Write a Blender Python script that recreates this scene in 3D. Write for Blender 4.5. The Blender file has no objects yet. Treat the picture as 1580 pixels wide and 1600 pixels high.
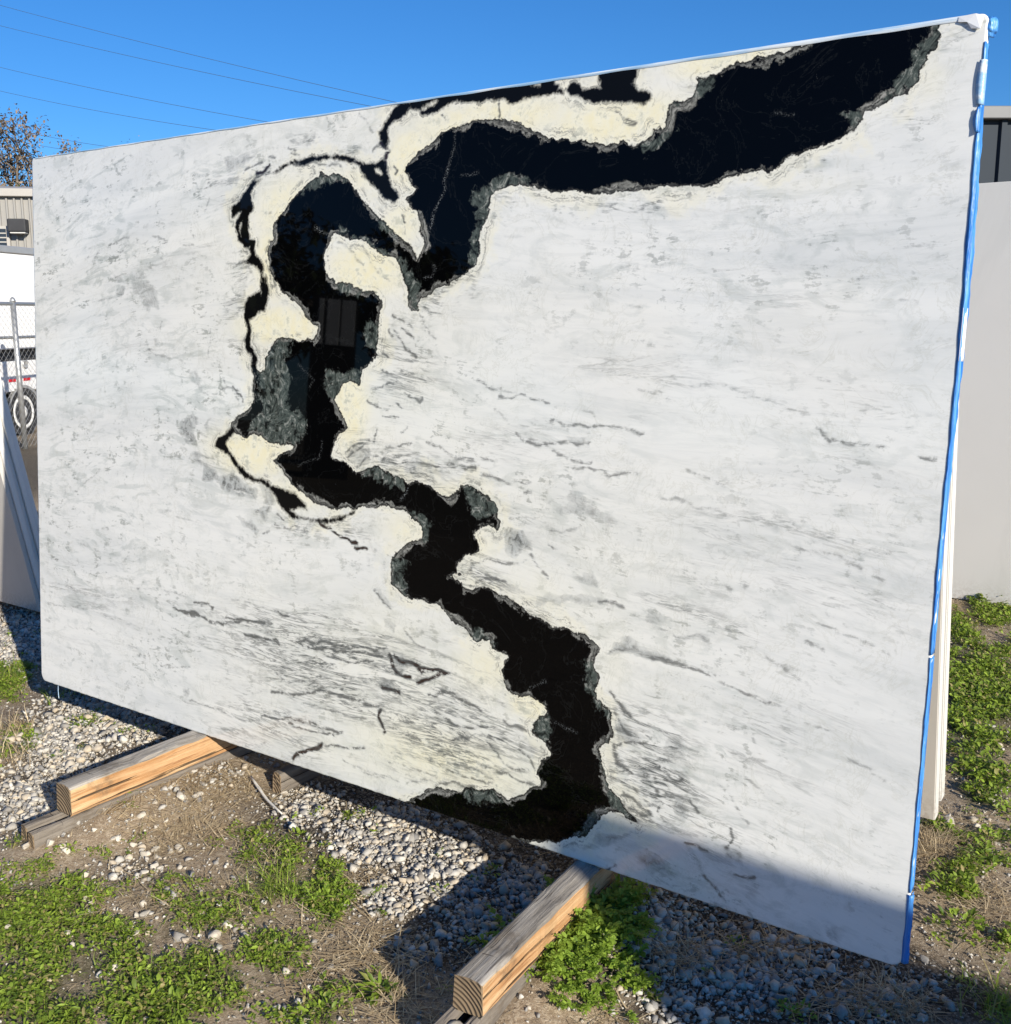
import bpy, bmesh, math, random
import numpy as np
from mathutils import Matrix, Vector

# ------------------------------------------------------------------ camera, sky, sun, exposure
scene = bpy.context.scene
COL = scene.collection
FPX = 1664.7087                       # focal length in pixels of a 1580 x 1600 picture
CAM = np.array([3.5785232, -2.0831288, 1.4915114])
RW = np.array([[0.81698491, 0.1020202, -0.5675628],
               [0.57664821, -0.15056635, 0.80299851],
               [-0.00353379, -0.98332174, -0.1818402]])
cd = bpy.data.cameras.new('camera'); cam = bpy.data.objects.new('camera', cd); COL.objects.link(cam)
cd.sensor_fit = 'HORIZONTAL'; cd.sensor_width = 36.0; cd.lens = FPX / 1580 * 36.0
cd.clip_start = 0.05; cd.clip_end = 3000
cm = Matrix(((RW[0, 0], -RW[0, 1], -RW[0, 2], CAM[0]), (RW[1, 0], -RW[1, 1], -RW[1, 2], CAM[1]),
             (RW[2, 0], -RW[2, 1], -RW[2, 2], CAM[2]), (0, 0, 0, 1)))
cam.matrix_world = cm
scene.camera = cam
SUN_EL, SUN_AZ = math.radians(22), math.radians(114)     # azimuth clockwise from +Y
SUND = np.array([math.cos(SUN_EL) * math.sin(SUN_AZ), math.cos(SUN_EL) * math.cos(SUN_AZ), math.sin(SUN_EL)])
w = bpy.data.worlds.new('World'); scene.world = w; w.use_nodes = True
sky = w.node_tree.nodes.new('ShaderNodeTexSky'); sky.sky_type = 'NISHITA'; sky.sun_disc = False
sky.sun_elevation = SUN_EL; sky.sun_rotation = SUN_AZ
sky.air_density = 1.0; sky.dust_density = 0.0; sky.ozone_density = 10.0; sky.altitude = 0
hs = w.node_tree.nodes.new('ShaderNodeHueSaturation'); hs.inputs['Saturation'].default_value = 1.06
w.node_tree.links.new(sky.outputs[0], hs.inputs['Color']); w.node_tree.links.new(hs.outputs[0], w.node_tree.nodes['Background'].inputs[0])
w.node_tree.nodes['Background'].inputs[1].default_value = 0.09
sl = bpy.data.lights.new('sun', 'SUN'); sl.energy = 5.0; sl.angle = math.radians(0.53); sl.color = (1.0, 0.925, 0.80)
so = bpy.data.objects.new('sun', sl); COL.objects.link(so)
so.rotation_euler = Vector(-SUND).to_track_quat('-Z', 'Y').to_euler(); so.location = Vector(SUND * 30)
vs = scene.view_settings
vs.view_transform = 'Standard'; vs.look = 'None'; vs.gamma = 1.0; vs.exposure = 0.52; vs.use_curve_mapping = False

# ------------------------------------------------------------------ helpers
rng = np.random.default_rng(7); random.seed(7)
def on_ground(u, v, z=0.0):           # a place on the ground read off the photograph
    d = RW @ np.array([(u - 790) / FPX, (v - 800) / FPX, 1.0]); return CAM + d * (z - CAM[2]) / d[2]
def at_depth(u, v, y):
    d = RW @ np.array([(u - 790) / FPX, (v - 800) / FPX, 1.0]); return CAM + d * (y - CAM[1]) / d[1]
def to_photo(P):
    c = (np.asarray(P) - CAM) @ RW; return c[..., 0] / c[..., 2] * FPX + 790, c[..., 1] / c[..., 2] * FPX + 800, c[..., 2]

def tag(o, label=None, cat=None, group=None, kind=None):
    if label: o['label'] = label
    if cat: o['category'] = cat
    if group: o['group'] = group
    if kind or cat: o['kind'] = kind or 'thing'
    return o
def empty(name, loc=(0, 0, 0), rot=(0, 0, 0)):
    o = bpy.data.objects.new(name, None); COL.objects.link(o); o.location = loc; o.rotation_euler = rot
    o.empty_display_size = 0.1
    return o
def link(name, me, mat=None, parent=None, smooth=False, loc=None, rot=None):
    o = bpy.data.objects.new(name, me); COL.objects.link(o)
    if mat is not None:
        for m in (mat if isinstance(mat, (list, tuple)) else [mat]): me.materials.append(m)
    if parent is not None: o.parent = parent
    if loc is not None: o.location = loc
    if rot is not None: o.rotation_euler = rot
    if smooth: me.polygons.foreach_set('use_smooth', np.ones(len(me.polygons), bool))
    return o
def np_mesh(name, V, F, attrs=None):
    V = np.asarray(V, np.float32); F = np.asarray(F, np.int32); k = F.shape[1]
    me = bpy.data.meshes.new(name)
    me.vertices.add(len(V)); me.vertices.foreach_set('co', V.ravel())
    me.loops.add(F.size); me.loops.foreach_set('vertex_index', F.ravel())
    me.polygons.add(len(F)); me.polygons.foreach_set('loop_start', np.arange(0, F.size, k, dtype=np.int32))
    me.polygons.foreach_set('loop_total', np.full(len(F), k, np.int32))
    me.update(calc_edges=True)
    for nm, a in (attrs or {}).items():
        at = me.attributes.new(nm, 'FLOAT', 'POINT'); at.data.foreach_set('value', np.asarray(a, np.float32).ravel())
    return me
def bm_mesh(name, bm):
    me = bpy.data.meshes.new(name); bm.normal_update(); bm.to_mesh(me); bm.free(); return me
def add_box(bm, lo, hi, M=None, mi=0):
    vs_ = [bm.verts.new((x, y, z)) for x in (lo[0], hi[0]) for y in (lo[1], hi[1]) for z in (lo[2], hi[2])]
    if M is not None:
        for v in vs_: v.co = M @ v.co
    for f in ((0, 1, 3, 2), (4, 6, 7, 5), (0, 4, 5, 1), (2, 3, 7, 6), (0, 2, 6, 4), (1, 5, 7, 3)):
        fa = bm.faces.new([vs_[i] for i in f]); fa.material_index = mi
    return vs_
def box_mesh(name, lo, hi, bevel=0.0, seg=2, M=None):
    bm = bmesh.new(); add_box(bm, lo, hi, M)
    if bevel: bmesh.ops.bevel(bm, geom=bm.edges[:], offset=bevel, segments=seg, affect='EDGES', profile=0.6)
    return bm_mesh(name, bm)
def tube_mesh(name, pts, rad, seg=8, cap=True):
    pts = [Vector(p) for p in pts]; rr = rad if isinstance(rad, (list, tuple)) else [rad] * len(pts)
    bm = bmesh.new(); rings = []; prev = None
    for i, p in enumerate(pts):
        t = (pts[min(i + 1, len(pts) - 1)] - pts[max(i - 1, 0)]).normalized()
        a = t.orthogonal().normalized() if prev is None else (prev - t * prev.dot(t)).normalized()
        prev = a; b = t.cross(a)
        rings.append([bm.verts.new(p + (a * math.cos(2 * math.pi * k / seg) + b * math.sin(2 * math.pi * k / seg)) * rr[i]) for k in range(seg)])
    for r0, r1 in zip(rings, rings[1:]):
        for k in range(seg): bm.faces.new((r0[k], r0[(k + 1) % seg], r1[(k + 1) % seg], r1[k]))
    if cap: bm.faces.new(rings[0][::-1]); bm.faces.new(rings[-1])
    return bm_mesh(name, bm)
def lathe_mesh(name, prof, seg=24):       # prof: (radius, height) along +Z
    bm = bmesh.new(); rings = []
    for r, z in prof: rings.append([bm.verts.new((r * math.cos(2 * math.pi * k / seg), r * math.sin(2 * math.pi * k / seg), z)) for k in range(seg)])
    for r0, r1 in zip(rings, rings[1:]):
        for k in range(seg): bm.faces.new((r0[k], r0[(k + 1) % seg], r1[(k + 1) % seg], r1[k]))
    bm.faces.new(rings[0][::-1]); bm.faces.new(rings[-1])
    return bm_mesh(name, bm)

class NT:                                 # small node-tree writer
    def __init__(s, name):
        s.m = bpy.data.materials.new(name); s.m.use_nodes = True; s.t = s.m.node_tree
        s.b = s.t.nodes['Principled BSDF']
    def n(s, typ, ins=None, **kw):
        nd = s.t.nodes.new(typ)
        for k, v in kw.items(): setattr(nd, k, v)
        for k, v in (ins or {}).items(): s.put(nd.inputs[k], v)
        return nd
    def put(s, sock, v):
        if isinstance(v, bpy.types.NodeSocket): s.t.links.new(v, sock)
        elif isinstance(v, bpy.types.Node): s.t.links.new(v.outputs[0], sock)
        else: sock.default_value = (*v, 1.0) if (isinstance(v, (tuple, list)) and len(v) == 3 and sock.type == 'RGBA') else v
    def math(s, op, a, b=None, c=None, clamp=False):
        nd = s.n('ShaderNodeMath', operation=op, use_clamp=clamp); s.put(nd.inputs[0], a)
        if b is not None: s.put(nd.inputs[1], b)
        if c is not None: s.put(nd.inputs[2], c)
        return nd.outputs[0]
    def attr(s, name): return s.n('ShaderNodeAttribute', attribute_name=name).outputs['Fac']
    def noise(s, vec, scale, detail=4, rough=0.55, dist=0.0, col=False):
        nd = s.n('ShaderNodeTexNoise', {'Scale': scale, 'Detail': detail, 'Roughness': rough, 'Distortion': dist})
        if vec is not None: s.put(nd.inputs['Vector'], vec)
        return nd.outputs['Color' if col else 'Fac']
    def voro(s, vec, scale, feature='F1', out='Distance', rnd=1.0):
        nd = s.n('ShaderNodeTexVoronoi', {'Scale': scale, 'Randomness': rnd}, feature=feature)
        if vec is not None: s.put(nd.inputs['Vector'], vec)
        return nd.outputs[out]
    def step(s, x, a, b, smooth=True):     # 0 below a, 1 above b
        nd = s.n('ShaderNodeMapRange', {0: x, 1: a, 2: b, 3: 0.0, 4: 1.0}, interpolation_type='SMOOTHSTEP' if smooth else 'LINEAR', clamp=True)
        return nd.outputs[0]
    def mix(s, f, a, b, mode='MIX'):
        nd = s.n('ShaderNodeMix', data_type='RGBA', blend_type=mode); s.put(nd.inputs[0], f); s.put(nd.inputs[6], a); s.put(nd.inputs[7], b)
        return nd.outputs[2]
    def obj(s): return s.n('ShaderNodeTexCoord').outputs['Object']
    def mapv(s, vec, scale=(1, 1, 1), rot=(0, 0, 0)):
        return s.n('ShaderNodeMapping', {'Vector': vec, 'Scale': scale, 'Rotation': rot}).outputs[0]
    def out(s, color=None, rough=None, bump=None, bd=0.01, bs=1.0, spec=None, metal=None):
        if color is not None: s.put(s.b.inputs['Base Color'], color)
        if rough is not None: s.put(s.b.inputs['Roughness'], rough)
        if spec is not None: s.put(s.b.inputs['Specular IOR Level'], spec)
        if metal is not None: s.put(s.b.inputs['Metallic'], metal)
        if bump is not None:
            nd = s.n('ShaderNodeBump', {'Height': bump, 'Distance': bd, 'Strength': bs}); s.put(s.b.inputs['Normal'], nd)
        return s.m
def plain(name, color, rough=0.6, var=0.15, scale=8.0, spec=0.4, metal=0.0, bump=0.0):
    n = NT(name); f = n.noise(n.obj(), scale, 5)
    c = n.mix(f, tuple(x * (1 - var) for x in color), tuple(min(1, x * (1 + var)) for x in color))
    return n.out(c, rough, bump=f if bump else None, bd=bump or 0.01, spec=spec, metal=metal)

def vnoise(x, y, seed=0, octaves=3):      # smooth value noise in -1..1
    tot = np.zeros_like(x, np.float64); amp = 1.0; nrm = 0.0
    for o in range(octaves):
        tab = np.random.default_rng(seed * 31 + o).random((64, 64)) * 2 - 1
        xi = np.floor(x).astype(int); yi = np.floor(y).astype(int); fx = x - xi; fy = y - yi
        fx = fx * fx * (3 - 2 * fx); fy = fy * fy * (3 - 2 * fy)
        a = tab[xi % 64, yi % 64]; b = tab[(xi + 1) % 64, yi % 64]; c = tab[xi % 64, (yi + 1) % 64]; d = tab[(xi + 1) % 64, (yi + 1) % 64]
        tot += amp * ((a * (1 - fx) + b * fx) * (1 - fy) + (c * (1 - fx) + d * fx) * fy); nrm += amp
        amp *= 0.5; x = x * 2.03 + 7.7; y = y * 2.03 + 3.1
    return tot / nrm
def ground_z(x, y):
    x = np.asarray(x, float); y = np.asarray(y, float)
    mnd = 0.078 * np.exp(-((y + .15) / .55) ** 2) * (np.exp(-((x - .90) / .16) ** 2) + 1.0 * np.exp(-((x - 2.41) / .14) ** 2))
    near = np.exp(-((x - 1.6) ** 2 + (y - 0.4) ** 2) / 30.0)
    return near * (0.016 * vnoise(x * 1.3 + 40, y * 1.3 + 40, 3, 2) + 0.008 * vnoise(x * 7 + 50, y * 7 + 50, 4, 3)) + mnd - 0.004

# ------------------------------------------------------------------ the marble slab: its markings, traced in picture tiles and laid on the stone in metres
SW, SH, ST, LEAN, ZB = 3.1, 1.86694, 0.022, math.radians(4.0), 0.17
_src = [(0, 0), (1, 0), (1, 1), (0, 1)]; _dst = [(65, 1062), (1411, 1514), (1544, 20), (50, 248)]
_A = []
for (x, y), (u, v) in zip(_src, _dst):
    _A.append([x, y, 1, 0, 0, 0, -u * x, -u * y, -u]); _A.append([0, 0, 0, x, y, 1, -v * x, -v * y, -v])
HINV = np.linalg.inv(np.linalg.svd(np.array(_A))[2][-1].reshape(3, 3))
def stone(px):                            # picture point -> metres along and up the slab
    px = np.asarray(px, float).reshape(-1, 2); q = np.c_[px, np.ones(len(px))] @ HINV.T
    return q[:, :2] / q[:, 2:] * np.array([SW, SH])
TILE = {1: (340, 140, 4.9375), 2: (580, 140, 4.4444), 3: (860, 60, 4.9375), 4: (1140, 20, 4.3889), 5: (320, 420, 4.3889),
        6: (320, 640, 4.3889), 7: (580, 680, 4.9375), 8: (680, 900, 3.6364), 9: (560, 1140, 3.95),
        11: (50, 240, 3.95), 12: (50, 640, 3.95), 13: (250, 860, 3.16), 14: (700, 300, 3.95), 15: (1080, 240, 3.478),
        16: (700, 660, 3.591), 17: (1000, 660, 3.434), 18: (900, 1050, 2.926)}
def tile(k, s):                           # "x,y x,y ..." in tile k -> stone metres
    a = np.array([[float(c) for c in p.split(',')] for p in s.split()]); x0, y0, sc = TILE[k]
    return stone(a / sc + np.array([x0, y0]))
def path(*segs): return np.concatenate([tile(k, s) for k, s in segs])

MAIN = path(
 (4, "1460,70 1440,110 1445,150 1420,190 1410,240 1375,250 1350,340 1310,400 1305,450 1240,510 1215,555 1140,585 1040,620 985,660 930,690 910,740 860,800 790,845 720,880 640,910 560,935 480,965 400,990 340,1040 290,1075 270,1105 235,1080 180,1100 100,1090 50,1105 5,1122"),
 (3, "1300,1105 1230,1130 1150,1150 1070,1150 980,1160 900,1145 800,1155 720,1165 640,1180 560,1190 480,1195 390,1205 310,1195 240,1185 170,1175 100,1180 50,1185 10,1175"),
 (2, "1190,690 1130,670 1080,658 1030,658 990,665 930,690 880,700 840,730 825,790 820,850 808,900 775,930 765,980 755,1040 755,1110 745,1180 730,1220 690,1245 640,1290 580,1325 510,1365 450,1400 410,1430 350,1455 320,1490 330,1540 290,1530 265,1500 258,1440 250,1380 225,1320 205,1270 190,1210 160,1170 110,1155 50,1130 10,1095"),
 (1, "1120,1160 1060,1150 1020,1160 980,1130 940,1110 890,1120 870,1160 860,1200 830,1240 815,1290 830,1340 825,1380 840,1420 870,1450"),
 (5, "880,60 900,100 940,90 1000,105 1050,130 1100,150 1150,155 1190,180 1215,215 1210,260 1195,310 1190,380 1190,450 1185,510 1180,560 1190,600 1150,640 1110,670 1080,690 1075,740 1055,800 1030,775 990,775 950,790 925,830 905,860 890,895 905,920 925,980 960,1030 975,1070 965,1105 930,1125 900,1170 885,1220 870,1270 880,1300 920,1310"),
 (6, "950,350 980,375 1005,400 1015,430 1060,425 1120,400 1150,388"),
 (7, "0,230 50,240 100,270 150,290 200,320 245,350 290,380 340,350 400,370 455,390 490,430 540,460 600,470 650,445 690,410 740,380 790,395 850,430 900,470 960,510 985,560 975,610 1000,660 995,710 970,750 950,715 910,690 860,710 810,740 800,790 835,830 830,880 800,920 750,920 720,940 690,970 665,1010 670,1050 720,1080 690,1078 640,1065 600,1090 640,1110 700,1140 740,1180 790,1200 850,1170 910,1190 980,1220 1050,1250 1120,1290 1180,1340 1250,1390 1330,1430 1400,1465"),
 (8, "650,285 727,290 800,310 860,340 910,375 930,400 920,440 905,470 905,520 930,560 925,610 910,660 915,700 960,730 990,760 1000,810 1010,860 1020,900 1000,930 965,960 940,985 945,1030 950,1080 970,1130 985,1190 1020,1240 1060,1290 1075,1310 1130,1370 1150,1400 1110,1385 1060,1350 1000,1345 945,1370 900,1420 870,1470 830,1490 780,1480 740,1490 690,1520 640,1515 580,1510 520,1515 460,1500 400,1495 350,1490 310,1480"),
 (9, "800,700 600,680 400,600 170,500 200,455 300,440 370,405 430,365 490,350 550,370 600,380 640,385 660,365 700,362 760,380 830,365 880,390 920,420 960,420 1010,395 1060,365 1120,350 1135,320 1110,280 1120,230 1130,190"),
 (8, "600,1050 650,1030 665,1010 640,970 600,930 550,900 545,870 580,830 600,800 640,770 610,720 560,690 510,680 465,685 440,680 400,640 385,590 385,540 395,490 410,460 370,440 330,410 310,370 275,365 240,375 200,345 180,310 130,280 85,240"),
 (7, "700,1490 640,1450 590,1400 560,1350 530,1315 470,1300 400,1280 350,1265 300,1265 250,1240 210,1200 170,1150 150,1090 150,1010 155,930 210,900 240,860 290,830 350,800 400,790 395,740 380,700 340,660 300,620 260,590 200,575 150,560 120,540 60,550"),
 (6, "1200,665 1140,675 1080,670 1010,680 930,675 850,675 780,650 740,620 690,590 640,545 590,500 550,460 520,410 490,370 470,350 500,320 560,290 610,260 605,240 540,240 490,235 440,230 410,205 380,185 330,175 290,185 240,185 200,165 195,145"),
 (5, "175,1060 230,1010 280,980 325,930 340,880 330,800 340,740 325,660 345,640 360,690 385,710 405,680 420,620 440,560 470,500 490,480 520,465 560,460 600,478 640,492 690,492 740,478 762,440 772,400 740,380 710,350 670,280 620,230 570,190 520,140 500,90"),
 (1, "440,1480 410,1390 390,1320 385,1260 400,1200 430,1150 425,1100 430,1060 460,1000 510,940 550,880 600,820 650,760 700,715 760,680 795,662 770,610 810,640 860,660 910,655 950,650 1000,690 1040,740 1080,790 1130,850 1180,900 1230,960 1290,1020 1340,1070 1380,1120 1440,1170 1500,1210 1530,1280 1545,1305"),
 (2, "323,1185 345,1110 370,1075 345,1010 340,940 330,880 300,840 262,795 235,760 260,740 290,715 310,680 275,670 255,620 235,570 245,520 270,490 320,440 370,400 430,360 470,320 530,285 600,250 670,225 740,205 800,200 870,205 930,205 1000,225 1060,250 1120,280 1180,310 1240,332"),
 (3, "60,775 130,775 200,785 290,790 360,805 440,815 520,810 560,800 600,815 650,825 700,800 750,780 770,740 790,690 830,690 870,690 890,640 905,580 915,520 940,495 1000,490 1050,470 1090,440 1120,390 1140,340 1120,312 1180,300 1250,280 1320,255 1375,215"),
 (4, "60,340 140,320 250,300 330,280 400,255 470,225 540,200 600,150 700,80 1200,0 1470,20"))
BLACKS = [MAIN,
 path((2, "220,90 170,130 140,170 110,210 90,260 60,290 65,340 80,390 105,390 115,330 110,280 130,240 160,210 200,190 240,160 260,130 330,130 370,110 390,85 430,70 470,75 440,110 400,125 350,160 400,165 450,150 490,120 550,90 600,75 680,75 740,85 800,65 870,65 930,70 1000,95 1040,85 1060,60 1130,60 1190,45 1240,35 1290,20 1300,-30 800,-60 500,0")),
 path((3, "-60,300 20,330 60,400 100,425 60,412 -20,430 -120,420")),
 path((3, "130,400 160,360 220,360 250,400 300,400 400,390 380,300 400,240 660,200 650,290 620,350 680,400 740,400 780,440 770,480 720,495 640,490 560,490 500,480 420,475 340,480 280,470 220,450 160,440")),
 path((1, "400,645 480,600 560,560 640,545 720,530 800,515 870,515 930,505 990,512 1040,530 1090,565 1130,590 1180,575 1230,570 1270,545 1290,590 1300,640 1310,700 1330,750 1370,790 1380,830 1360,855 1300,830 1260,790 1210,740 1160,690 1130,650 1100,590 1050,560 990,540 930,540 870,535 800,540 720,555 640,570 580,575 520,600 450,635")),
 path((1, "325,640 300,650 290,690 250,740 215,800 180,850 120,910 110,980 150,940 195,930 175,980 150,1020 140,1060 165,1110 160,1160 195,1190 240,1220 270,1200 290,1170 240,1160 240,1100 240,1040 235,980 270,920 265,870 240,800 270,750 310,710 340,690 300,700 270,720 300,670")),
 path((1, "240,1215 260,1270 215,1330 250,1340 300,1370 330,1420 345,1490 340,1560 335,1590"), (5, "385,60 395,110 385,150 340,170 300,200 280,270 270,330 290,370 300,430 280,480 285,540 320,580 335,620 325,680 345,740 330,800 340,900 365,900 360,820 365,740 350,670 355,610 330,550 310,530 305,480 315,430 310,390 305,350 370,300 410,280 430,240 430,190 430,130 415,60"),
      (1, "370,1520 350,1440 345,1380 330,1310 290,1280 280,1240 285,1170")),
 path((6, "215,60 170,130 140,180 95,195 80,250 130,290 170,320 200,370 240,420 280,470 330,490 390,495 430,530 470,560 490,600 520,660 560,710 620,745 700,760 780,770 860,770 930,755 980,730 1020,700 980,715 920,750 860,755 780,755 700,745 640,725 590,700 580,680 640,680 700,690 700,650 650,610 600,570 540,545 480,540 440,510 400,485 340,475 290,440 250,400 210,340 170,285 135,245 140,215 180,180 220,150"))]
HOLES = [path((1, "1215,610 1250,595 1280,640 1290,680 1265,670 1230,650")), path((1, "160,1040 195,1010 190,1080 185,1150 165,1100"))]
GREENS = [path((5, "510,480 580,480 590,580 550,620 560,700 580,760 575,870 560,900 590,960 640,970 690,1040 700,1100 680,1150 640,1190 600,1210 520,1200 440,1190 400,1150 370,1110 300,1110 320,1050 370,1000 390,950 370,900 370,800 370,720 410,690 430,600 460,520")),
 path((5, "830,700 900,690 950,710 1000,700 1060,700 1080,740 1050,790 980,770 940,790 920,830 890,890 850,880 830,820")),
 path((7, "-20,230 100,265 200,320 240,360 220,410 150,390 60,360 -60,330")),
 path((7, "750,400 800,400 880,470 970,530 960,600 930,620 900,640 850,660 800,620 770,560 750,480")),
 path((5, "1150,340 1195,380 1190,470 1180,560 1130,540 1105,480 1110,400")), path((5, "890,100 960,95 1050,140 1120,160 1060,190 1000,180 940,150")),
 path((2, "160,1170 220,1200 270,1240 300,1310 340,1380 350,1420 320,1480 320,1540 280,1510 262,1440 240,1360 210,1280 180,1230")),
 path((2, "700,770 810,640 900,610 1000,600 1080,640 990,670 930,690 880,710 840,740 825,800 820,870 770,920 750,860 750,810")),
 path((2, "770,930 760,1040 750,1150 725,1220 690,1200 690,1140 720,1080 700,1030 730,970")),
 path((4, "1340,100 1455,80 1445,180 1390,240 1365,330 1320,400 1310,470 1230,520 1130,575 1050,605 1100,530 1200,440 1260,370 1250,290 1330,210")),
 path((4, "760,700 850,680 925,670 915,720 870,780 830,770 800,740")), path((1, "690,720 760,685 830,670 930,645 1000,690 960,720 880,720 800,745 740,760 670,800")),
 path((1, "950,1050 1020,1080 1010,1130 960,1100")), path((1, "1020,1150 1120,1155 1200,1215 1300,1270 1390,1310 1470,1380 1540,1500 1570,1560 1480,1560 1420,1460 1380,1370 1350,1320 1240,1270 1130,1200")),
 path((1, "1180,920 1250,980 1330,1060 1390,1110 1370,1140 1290,1070 1220,1000")),
 path((3, "670,830 760,790 800,760 870,740 930,680 985,690 940,750 880,800 800,860 720,875")), path((3, "1120,310 1190,305 1270,310 1230,400 1150,450 1050,480 960,520 940,490 1050,460 1110,400")),
 
 path((8, "550,870 600,820 645,795 645,930 600,930")), path((8, "950,960 1010,940 1030,1000 1060,1100 1080,1250 1130,1370 1000,1330 970,1200 950,1080")),
 path((7, "160,930 300,970 260,1000 240,1080 270,1170 260,1230 200,1180 155,1080")), path((7, "300,600 380,590 450,680 455,750 430,820 390,790 390,720 350,660")),
 path((9, "640,390 720,370 830,370 880,400 900,440 760,440 680,450")), path((8, "870,1360 950,1340 1000,1350 920,1400 880,1470 820,1480 860,1400")),
 path((8, "200,320 260,310 320,340 340,390 300,380 240,380")), path((5, "410,180 470,200 560,240 560,300 480,330 400,370 330,380 320,340 400,310 430,260")), path((8, "900,700 960,730 1000,800 970,790 920,750")),
 path((8, "890,470 915,540 925,610 900,670 865,640 870,560 850,500"))]
# grey patches on the white: (outline, darkness)
GREYS = [(path((k, s)), d) for k, s, d in (
 (11, "1190,20 1280,0 1400,-20 1330,60 1250,100 1200,100", .5), (11, "1210,150 1270,130 1270,180 1230,180", .6), (11, "860,20 1090,0 1050,100 950,140 870,100", .16),
 (11, "930,230 1060,200 1100,230 960,320", .18), (11, "600,760 690,730 740,790 780,840 790,970 740,960 720,990 660,900 620,840", .42), (11, "525,855 560,818 572,826 552,874 530,870", .95),
 (11, "510,765 545,765 558,790 530,795", .6), (11, "960,1340 1020,1320 1060,1470 1100,1500 1040,1490 990,1420", .42), (11, "740,1120 770,1130 805,1210 765,1200", .4),
 (11, "870,1240 950,1290 950,1310 900,1280", .4), (11, "1090,910 1180,850 1290,830 1240,880 1110,940", .22), (11, "1250,1250 1320,1230 1330,1350 1260,1310", .18), (11, "180,180 270,120 310,180 260,260 200,230", .17),
 (11, "330,230 360,240 390,300 360,310", .25), (11, "930,0 1100,-30 1090,30 1000,60", .2),
 (12, "910,80 1000,20 1030,60 1000,120 1020,220 950,190 910,130", .68), (12, "1060,90 1110,50 1080,130", .6), (12, "970,290 1040,250 1050,350 1010,330", .5),
 (12, "1060,340 1120,360 1160,420 1250,380 1300,460 1390,490 1380,550 1280,530 1200,500 1140,430 1050,440", .75), (12, "1400,450 1480,480 1500,590 1440,680 1390,640 1440,560", .6), (12, "1250,640 1330,690 1400,740 1380,770 1320,720", .72),
 (12, "900,470 950,540 920,540", .4), (12, "750,590 850,610 930,640 1040,660 1060,700 900,690 820,660", .32), (12, "350,85 385,65 410,75 390,105 360,105", .5), (12, "275,110 300,100 300,130", .3), (12, "740,1180 850,1190 840,1250 780,1230", .3),
 (16, "320,640 350,590 420,600 440,650 470,660 470,720 420,700 360,750 330,710", .75), (16, "620,380 740,390 830,470 960,560 900,570 750,520 640,520 600,480 700,450", .45), (16, "560,660 620,620 600,760 570,740", .3),
 (16, "680,860 820,840 850,930 740,900", .45), (16, "490,985 650,965 820,985 980,1030 820,1020 650,1020 500,1020", .5), (16, "1090,1060 1160,1050 1250,1110 1100,1130", .45), (16, "940,1240 1010,1200 1080,1260 1200,1300 1250,1340 1100,1310 900,1300", .65),
 (16, "1160,1170 1300,1200 1450,1180 1490,1220 1300,1220", .45), (16, "950,600 1050,640 1080,700 990,680", .3), (16, "670,90 760,85 790,140 700,130", .55), (16, "0,150 60,180 140,220 40,215", .5),
 (17, "100,340 120,350 110,400 95,390", .35), (17, "700,580 740,570 730,610", .4), (17, "670,1245 730,1290 690,1300", .45), (17, "330,1130 410,1170 390,1200 320,1170", .45), (17, "1310,1080 1450,1100 1500,1140 1400,1145", .3), (17, "800,420 1100,400 1300,420 1580,450 1580,520 1400,540 1200,480 900,460", .12),
 (18, "420,550 500,560 500,690 440,660", .7), (18, "160,210 220,220 330,310 200,310", .6), (18, "370,280 500,290 500,440 400,380", .4), (18, "290,830 400,860 460,920 350,930 280,870", .6), (18, "680,790 760,830 760,880 690,850", .7), (18, "1120,1150 1220,1170 1210,1240 1150,1250", .45),
 (18, "620,1050 700,1080 660,1100", .5), (18, "780,970 850,960 830,1040 780,1020", .35), (18, "110,730 260,740 160,790 40,800", .6), (18, "300,440 370,450 330,520 270,480", .5), (18, "850,700 970,710 920,800 850,780", .25), (18, "970,1190 1040,1200 1040,1240 960,1230", .35),
 (14, "280,160 560,200 800,200 1000,140 1300,100 1580,30 1580,120 1200,200 900,260 600,330 300,330", .2), (14, "270,400 500,400 900,420 1100,400 1580,360 1580,470 1100,560 800,600 760,500 500,450 300,460", .2), (14, "520,520 580,530 570,570 530,560", .25),
 (15, "0,350 300,250 500,180 800,60 1000,0 1100,30 700,180 400,330 100,400", .13), (15, "400,620 700,400 1100,250 1400,180 1500,210 1100,330 800,450 600,600", .15), (15, "380,1060 520,1040 540,1100 400,1110", .15),
 (13, "1050,195 1090,200 1150,290 1120,280", .55), (13, "1100,340 1165,370 1150,400 1110,380", .5), (13, "110,690 140,690 145,720 115,720", .6), (13, "700,370 900,330 920,360 760,400", .3), (13, "1080,650 1140,640 1150,700 1100,695", .85), (13, "1150,500 1200,505 1250,575 1200,590 1150,580", .8),
 (13, "1330,700 1480,690 1500,800 1380,780", .3), (13, "540,530 660,520 680,580 600,640 560,600", .3), (13, "960,590 1040,620 1030,680 970,640", .4), (6, "1060,200 1130,210 1150,330 1060,400 1000,330 980,240", .42), (6, "1380,330 1560,300 1580,460 1420,470 1350,400", .35))]
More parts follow.
